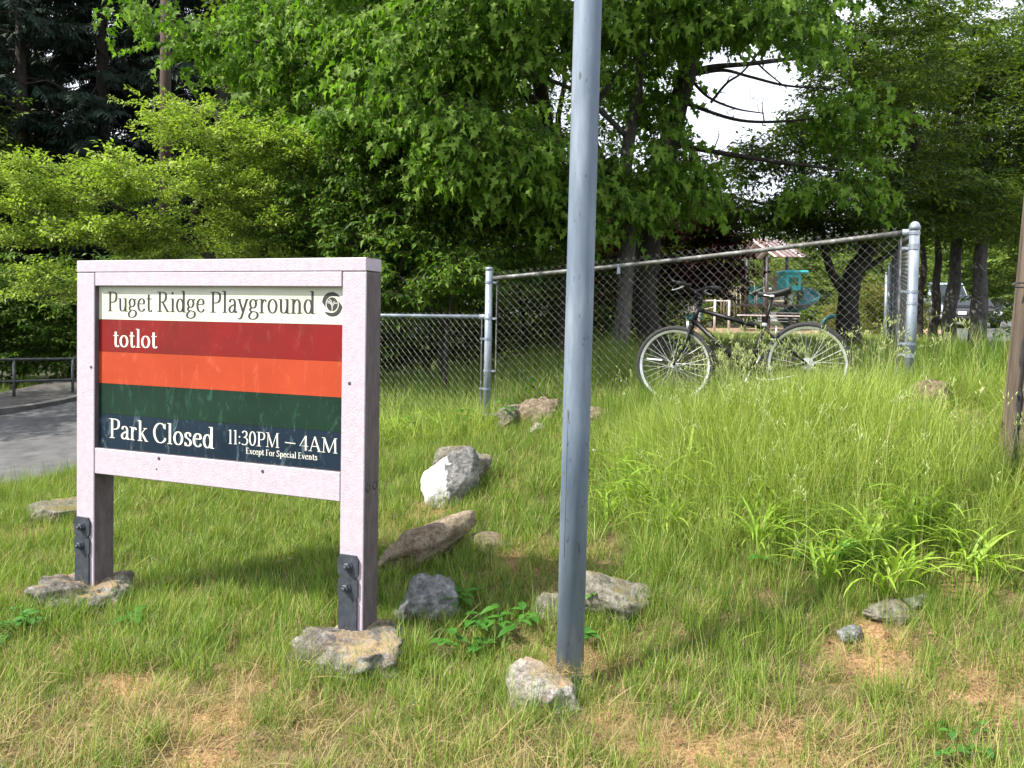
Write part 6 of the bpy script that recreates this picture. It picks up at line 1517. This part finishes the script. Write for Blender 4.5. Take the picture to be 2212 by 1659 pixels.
def stalk(seed, hh=.62):
    r = random.Random(seed); mb = MB(); lx = r.uniform(.05, .2)
    st = [Vector((lx * hh * t * t, 0, hh * t)) for t in (0, .3, .6, .8, .92)] + [Vector((lx * hh + .03, 0, hh * .99)), Vector((lx * hh + .08, 0, hh * 1.0))]
    mb.mat(1).tube(st, [.0016, .0014, .0012, .001, .0009, .0007, .0005], 3, caps=False)
    for k in range(r.randint(6, 11)):
        t = r.uniform(.66, 1.0); f = t * (len(st) - 1); i = min(int(f), len(st) - 2); b = st[i].lerp(st[i + 1], f - i)
        a = r.uniform(0, 6.283); e_ = b + Vector((math.cos(a) * .5, math.sin(a) * .5, r.uniform(0, .9))) * r.uniform(.008, .03)
        mb.tube([b, e_], .0005, 3, caps=False)
        d = Vector((math.cos(a) * .35 + .25, math.sin(a) * .35, r.uniform(.3, 1.2) * (1 if r.random() < .7 else -1))).normalized(); L_ = r.uniform(.022, .038); o_ = d.orthogonal().normalized(); q = d.cross(o_); w = .0042
        v = [e_] + [e_ + d * L_ * .4 + (o_ * math.cos(j * 1.571) + q * math.sin(j * 1.571)) * w for j in range(4)] + [e_ + d * L_]
        mb.add(v, [(0, 1, 2), (0, 2, 3), (0, 3, 4), (0, 4, 1), (5, 2, 1), (5, 3, 2), (5, 4, 3), (5, 1, 4)])
    for k in range(2): mb.mat(0); blade(mb, 0, 0, hh * r.uniform(.3, .5), .004, r.uniform(0, 6.28), .4, .6, 3)
    return mb.mesh("stalk", [M['g_tall'], M['g_seed']])
V['stalk'] = variants("seed_stalk", [stalk(i) for i in range(7)])
def strap(seed, n=16, L_=.42, w=.018):
    r = random.Random(seed); mb = MB()
    for _ in range(n):
        az = r.uniform(0, 6.283); d = Vector((math.cos(az), math.sin(az), 0)); s_ = Vector((-d.y, d.x, 0)); l = L_ * r.uniform(.6, 1.15); vs = []; ang = r.uniform(.9, 1.4); p = Vector((r.gauss(0, .03), r.gauss(0, .03), 0)); S_ = 8
        bend_ = r.uniform(1.2, 2.3)
        for i in range(S_ + 1):
            t = i / S_; ww = w * .5 * math.sin(math.pi * min(1, .25 + .75 * t)) ** .7 * r.uniform(.95, 1.05) if i < S_ else 0
            fold = Vector((0, 0, -.25 * ww))
            vs += [p - s_ * ww, p + fold, p + s_ * ww]
            th = ang - bend_ * t ** 1.4; p = p + (d * math.cos(th) + Vector((0, 0, math.sin(th)))) * (l / S_)
        fs = []
        for i in range(S_):
            for k in (0, 1): fs.append((i * 3 + k, i * 3 + k + 1, i * 3 + k + 4, i * 3 + k + 3))
        mb.add(vs, fs)
    return mb.mesh("strap", [M['g_strap']])
V['strap'] = variants("strap_tuft", [strap(i) for i in range(4)])

def ss(a, b, x): t = np.clip((x - a) / (b - a), 0, 1); return t * t * (3 - 2 * t)
def cand(n, x0, x1, y0, y1):
    return nrg.uniform(x0, x1, n), nrg.uniform(y0, y1, n)
def clear(x, y, road=True, rk=.72):
    ok = np.ones(len(x), bool)
    for cx_, cy_, a, b in ROCKS: ok &= ((x - cx_) / (a * rk)) ** 2 + ((y - cy_) / (b * rk)) ** 2 > 1
    if road: ok &= (road_dist(x, y, RA) > RA_W + .02) & (road_dist(x, y, RB) > RB_W + .02)
    ok &= ((x - ROCKS[14][0]) / .34) ** 2 + ((y - ROCKS[14][1] + .38) / .5) ** 2 > 1
    ok &= np.hypot(x - .25, y - 3.60) > .12
    return ok
def fence_side(x, y): return (x - mid.x) * ed.y - (y - mid.y) * ed.x      # > 0 in front of the tall fence
def place(name, var, x, y, s, tilt=.12, idx=None, label=None, cat="grass", zs=1.0, sink=.004):
    n = len(x); z = Hn(x, y) + vnoise(x, y, 2.2, 1) * .022 + vnoise(x, y, 6, 2) * .008 - sink
    rot = np.stack([nrg.normal(0, tilt, n), nrg.normal(0, tilt, n), nrg.uniform(0, 6.283, n)], -1)
    sc_ = np.stack([s, s, s * zs], -1) if np.ndim(zs) == 0 else np.stack([s, s, s * zs], -1)
    return tag(scatter(name, V[var], np.stack([x, y, z], -1), rot, sc_, idx), label, cat, kind="stuff")
def mound(x, y): return ss(.45, 1.3, x) * ss(4.5, 5.6, y + .25 * x)
# lawn
x, y = cand(40000, -5.2, 5.0, 1.9, 8.6)
inv = (x > -.72 * y - .9) & (x < .72 * y + .9)
x, y = x[inv], y[inv]
dr = dryness(x, y); nb_ = vnoise(x, y, 1.7, 9); nf = vnoise(x, y, 5, 3)
bare = dr * (1 + .5 * nf)
keep_ = (nrg.random(len(x)) > np.clip(bare * .6, 0, .6)) & clear(x, y) & (fence_side(x, y) > -.1)
x, y, dr, nb_, nf = x[keep_], y[keep_], dr[keep_], nb_[keep_], nf[keep_]
dryf = np.clip(.08 + .48 * ss(4.0, 2.8, y) + .35 * nb_ + .5 * dr - .3 * mound(x, y), .02, .8)
isdry = nrg.random(len(x)) < dryf * .8
m_ = mound(x, y)
islong = (~isdry) & (nrg.random(len(x)) < np.clip(.12 + .75 * ss(.35, .9, x) * ss(3.2, 3.9, y) + .5 * m_ + .4 * np.clip(nf, 0, 1) + .25 * ss(6.2, 7.2, y), 0, 1)) & (nrg.random(len(x)) < .8)
lawn = (~isdry) & (~islong)
s0_ = nrg.uniform(.6, 1.3, len(x)) * (1 + .5 * nf + .25 * vnoise(x, y, 13, 8))
place("lawn_grass", 'lawn', x[lawn], y[lawn], s0_[lawn] * (1.05 - .35 * np.clip(dryf[lawn], 0, 1)), label="short green lawn around the sign and rocks")
# tufts crowding round the foot of each stone
RX, RY = [], []
for cx_, cy_, a, b in ROCKS:
    for _ in range(int(150 * (a + b) * (1.0 if a > .06 else .4))):
        t = rnd.uniform(0, 6.283); k = rnd.uniform(.8, 1.2); RX.append(cx_ + a * k * math.cos(t)); RY.append(cy_ + b * k * math.sin(t))
RX, RY = np.array(RX), np.array(RY); k_ = nrg.random(len(RX)) > dryness(RX, RY) * .6
place("rock_edge_grass", 'long', RX[k_], RY[k_], nrg.uniform(.45, .85, k_.sum()), label="longer tufts growing round the foot of the stones")
place("dry_grass", 'dry', x[isdry], y[isdry], s0_[isdry] * 1.1, tilt=.25, label="straw-coloured dry grass scattered through the foreground")
place("long_grass", 'long', x[islong], y[islong], s0_[islong] * (.55 + .35 * m_[islong] + .2 * ss(.4, 1, x[islong])), label="longer green grass right of the pole and along the fence")
# thatch on the bare patches
x, y = cand(26000, -3.5, 3.5, 2.2, 6.5); d_ = dryness(x, y); k_ = (nrg.random(len(x)) < d_ * .5) & clear(x, y, rk=.9); x, y = x[k_], y[k_]
place("thatch", 'dry', x, y, nrg.uniform(.5, .9, len(x)), tilt=.9, label="flattened orange-brown thatch on the bare patches", zs=.5)
# dead leaves and bits of bark lying in the grass
M['litter'] = leaf_mat("dead_leaf", (.10, .055, .03), (.2, .12, .07), (.32, .22, .14), trans=.1, rough=.8, spec=.2, tcol=(1, 1, 1))
def litter(seed):
    r = random.Random(seed); b = MB(); add_leaf(b, (0, 0, .004), (1, 0, .1), (0, 0, 1), .035, r.choice([OVATE, NARROW, MAPLE]), r.uniform(-.3, .5), r.uniform(-.4, .4)); return b.mesh("litter", [M['litter']])
V['litter'] = variants("dead_leaf", [litter(i) for i in range(6)])
x, y = cand(1500, -3.2, 3.4, 2.2, 7.5); k_ = clear(x, y); x, y = x[k_], y[k_]
place("leaf_litter", 'litter', x, y, nrg.uniform(.5, 1.3, len(x)), tilt=.4, label="small dead leaves lying between the grass blades", cat="litter", sink=-.012)
# tall grass on the mound
x, y = cand(10000, .4, 4.6, 4.3, 7.2); m_ = mound(x, y); k_ = (nrg.random(len(x)) < m_ * (.75 + .4 * vnoise(x, y, 1.8, 6))) & clear(x, y) & (fence_side(x, y) > .02); x, y, m_ = x[k_], y[k_], m_[k_]
thin = (1 - .3 * ss(5.9, 6.5, y + .35 * (x - 1.4))) * 1 - .45 * np.exp(-((x - 1.45) / .45) ** 2 - ((y - 6.9) / .5) ** 2)
place("tall_grass", 'tall', x, y, nrg.uniform(.55, 1.05, len(x)) * (1 + .35 * np.exp(-((x - 2.3) / .8) ** 2 - ((y - 6.1) / .5) ** 2)) * (.5 + .5 * m_) * thin, label="tall pale-green grass on the mound in front of the bicycle")
x, y = cand(5200, .3, 4.7, 3.2, 6.8); w_ = mound(x, y) * .09 * np.clip(.5 + 1.8 * vnoise(x, y, 1.3, 4), 0, 2) + .03 * ss(3.2, 4.5, y) + .7 * np.exp(-((x - 1.75) / .28) ** 2 - ((y - 6.35) / .35) ** 2) + .4 * np.exp(-((x - 2.9) / .3) ** 2 - ((y - 6.2) / .3) ** 2)
k_ = (nrg.random(len(x)) < w_) & clear(x, y) & (fence_side(x, y) > .02); x, y = x[k_], y[k_]
place("seed_stalks", 'stalk', x, y, nrg.uniform(.65, 1.15, len(x)) * (.7 + .3 * mound(x, y)), tilt=.1, label="nodding grass seed heads rising in front of the bicycle")
# behind the fence and outside it on the right
x, y = cand(12000, -1.2, 11, 6.2, 17); k_ = (fence_side(x, y) < -.06) | (x > 3.3); k_ &= clear(x, y) & (nrg.random(len(x)) < .8) & (x < .72 * y + 1); k_ &= (x > 3.3) | (nrg.random(len(x)) < .12); x, y = x[k_], y[k_]
place("verge_grass", 'long', x, y, nrg.uniform(.8, 1.5, len(x)) * (1 + .6 * ss(9, 7, y) * ss(3, 3.6, x) - .5 * ss(8.5, 10, y)), label="long shaded grass behind and right of the corner post", tilt=.15)
x, y = cand(9000, -2, 24, 15, 46); k_ = (x > .2 * y - 5) & clear(x, y) & (np.hypot(x - 8.5, y - 35.5) > 9.6) & (x < .72 * y + 2); x, y = x[k_], y[k_]
place("park_grass", 'tall', x, y, nrg.uniform(.5, .9, len(x)) * 1.2, label="grass of the park between the fence and the playground", zs=.45)
# along the low fence and roadside at the left
x, y = cand(2600, -5.4, .3, 6.4, 10.2); df = np.abs((x - mid.x) * el.y - (y - mid.y) * el.x); k_ = (df < .55) & clear(x, y) & (x < -.1) & (x > left_end.x - .3); x, y = x[k_], y[k_]
place("fence_grass", 'tall', x, y, nrg.uniform(.45, .95, len(x)), label="uncut grass growing through the foot of the low fence", tilt=.15)
x, y = cand(6000, -8, -2.5, 3, 11); rd_ = road_dist(x, y, RA); k_ = (rd_ > RA_W + .02) & (rd_ < RA_W + .9) & clear(x, y); x, y = x[k_], y[k_]
place("roadside_grass", 'long', x, y, nrg.uniform(.6, 1.1, len(x)), label="green grass edging the road left of the sign")
x, y = cand(5000, -14, -3.5, 7, 20); rd_ = road_dist(x, y, RA); k_ = (rd_ > RA_W + 1.45) & (x < -5.5) & (rd_ < 4.2); x, y = x[k_], y[k_]
place("bank_grass", 'long', x, y, nrg.uniform(.8, 1.4, len(x)), label="rough grass under the pipe rail across the road")
x, y = cand(5200, -5, 1.5, 8.4, 12.5); k_ = (fence_side(x, y) < -.2) & (road_dist(x, y, RA) > RA_W + .1); x, y = x[k_], y[k_]
place("undergrowth", 'long', x, y, nrg.uniform(.8, 2.0, len(x)), label="dark undergrowth on the ground behind the fence", tilt=.3)
# strap-leaved plants
def straps(name, pix, s_, label):
    POS, ROT, SCL = [], [], []
    for px, py, k in pix:
        g = G(px, py)
        for _ in range(k):
            gx_, gy_ = g.x + rnd.gauss(0, .10), g.y + rnd.gauss(0, .09); POS.append((gx_, gy_, H(gx_, gy_))); ROT.append((rnd.gauss(0, .1), rnd.gauss(0, .1), rnd.uniform(0, 6.28))); SCL.append(rnd.uniform(.75, 1.15) * s_)
    tag(scatter(name, V['strap'], POS, ROT, SCL), label, "plants", kind="stuff")
straps("daylily_leaves", [(1340, 1080, 2), (1430, 1080, 3), (1510, 1050, 3), (1400, 1120, 2), (1580, 1120, 2), (1640, 1185, 3), (1760, 1200, 3), (1850, 1190, 3), (1950, 1170, 3), (2040, 1200, 3), (2120, 1230, 3), (1800, 1260, 1), (1480, 1150, 2), (1700, 1120, 3), (1900, 1260, 3), (1990, 1120, 2), (1320, 1120, 2), (1360, 1040, 3), (1450, 1030, 3)], 1.0, "arching strap-shaped leaves on the lower edge of the mound")
straps("daylily_leaves", [(845, 950, 3), (868, 935, 3), (893, 955, 3), (925, 945, 2), (1010, 945, 1)], 1.0, "arching strap-shaped leaves at the foot of the low fence beside the sign")
# broad-leaved weeds, each leaf its own
def leafmesh(half, L_, nm="leaf", dr_=.35): b = MB(); add_leaf(b, (0, 0, 0), (1, 0, 0), (0, 0, 1), L_, half, .2, dr_); return b.mesh(nm, M['lf_weed'])
lA, lB = leafmesh(BROAD, .1), leafmesh(OVATE, .12)
def weed(px, py, n, hh, label, me_, sc=1.0, seed=1, spread=.1, name="weed", at=None):
    r = random.Random(seed); g = Vector(at) if at else G(px, py); root = empty(name, g, label=label, cat="plant")
    st = MB()
    for k in range(max(2, n // 4)):
        a = r.uniform(0, 6.28); tip = Vector((math.cos(a) * spread * r.random(), math.sin(a) * spread * r.random(), hh * r.uniform(.6, 1)))
        st.tube([(0, 0, 0), tuple(tip * .5 + Vector((0, 0, .03))), tuple(tip)], .0025, 4, caps=False)
        for j in range(4):
            aa = a + j * 1.57 + r.gauss(0, .3); t = 1 - .22 * (j // 2) ; b = tip * t; d = Vector((math.cos(aa), math.sin(aa), r.uniform(-.1, .6)))
            q = d.to_track_quat('X', 'Z'); link_mesh("leaf", me_, root, b, q.to_euler(), sc * r.uniform(.6, 1.1))
    st.build("stem", M['lf_weed'], root, fix=False)
weed(980, 1345, 22, .18, "leafy weed with pointed bright leaves in front of the bluish stone", lB, .85, 1)
weed(1005, 1425, 18, .13, "weed with dark green leaves midway between the sign's right foot and the steel pole", lA, .8, 2)
weed(1075, 1400, 26, .15, "bushy bramble seedling left of the steel pole, nearest to it", lB, .9, 3, spread=.16)
weed(1130, 1360, 8, .12, "small bramble shoot just behind the pole's left side", lB, .8, 4)
weed(1290, 1335, 8, .14, "small leafy weed against the right side of the steel pole", lA, .6, 5, spread=.06)
weed(1265, 1400, 6, .1, "low weed at the foot of the pole's right side", lA, .6, 15, spread=.05)
weed(285, 1352, 4, .07, "dock plant with upright rounded leaves beside the left stone footing", lA, 1.1, 6, spread=.04)
weed(55, 1385, 36, .14, "patch of small-leaved weeds at the left edge below the footing stone", lA, .7, 7, spread=.25)
weed(20, 1355, 10, .1, "low clover-like weeds at the very left edge", lA, .6, 17, spread=.2)
weed(985, 955, 16, .32, "bramble climbing the low fence left of the middle post", lB, 1.0, 8, spread=.25)
weed(905, 960, 10, .25, "bramble shoot at the low fence, right beside the sign", lA, 1.1, 9, spread=.2)
weed(1110, 935, 12, .35, "bramble growing behind the leaning stick", lB, .8, 10, spread=.2)
weed(1225, 915, 10, .3, "leafy shoots growing on top of the fence boulders left of the pole", lB, .7, 11, spread=.15)
weed(1700, 1240, 10, .12, "round-leaved weed in the long grass below the mound's middle", lA, .9, 12, spread=.2)
weed(1820, 1250, 6, .16, "single broad-leaved plant among the strap leaves", lA, 1.1, 13, spread=.08)
weed(2085, 1630, 26, .07, "dark round-leaved weed at the bottom right corner", lA, .45, 14, spread=.2)
weed(2140, 1655, 16, .06, "dark weed touching the bottom right edge of the lawn", lA, .4, 24, spread=.14)
for i, (px, py, Yd, lab) in enumerate([(868, 850, 8.6, "vine with pale round leaves climbing the low fence beside the sign"), (1150, 800, 8.1, "thin shoot with light leaves behind the tall fence left of the pole"), (905, 760, 8.9, "leafy vine high on the low fence near the sign")]):
    p = P(px, py, Yd + .25); g = H(p.x, p.y); weed(0, 0, 10, max(.3, p.z - g), lab, lA, .9, 40 + i, spread=.2, name="vine", at=(p.x, p.y, g))
g = G(1283, 990); tag(MB().lathe([(.0, .0), (.014, 0), (.015, .01), (.012, .013)], 12).build("bottle_cap", M['lamp'], loc=(g.x, g.y, g.z + .05)), "tiny bluish bottle cap in the grass right of the pole", "bottle cap")
# straw lying on the footings
for k, (cx_, cy_, zz, w_) in enumerate(((-2.36, 4.60, .03, .24), (-.74, 3.86, .03, .26), (.24, 3.55, .05, .15))):
    n = 46; POS = [(cx_ + rnd.gauss(0, w_ * .5), cy_ + rnd.gauss(0, w_ * .4), 0) for _ in range(n)]
    POS = [(a, b, zz - .5 * ((a - cx_) ** 2 + (b - cy_) ** 2)) for a, b, _ in POS]
    tag(scatter("straw", V['dry'], POS, [(rnd.gauss(0, 1.2), rnd.gauss(0, 1.2), rnd.uniform(0, 6.28)) for _ in POS], [rnd.uniform(.35, .7) for _ in POS]), ("dry straw on the left stone footing", "dry straw on the right stone footing", "dry straw on the pale concrete lump at the pole")[k], "straw", kind="stuff")
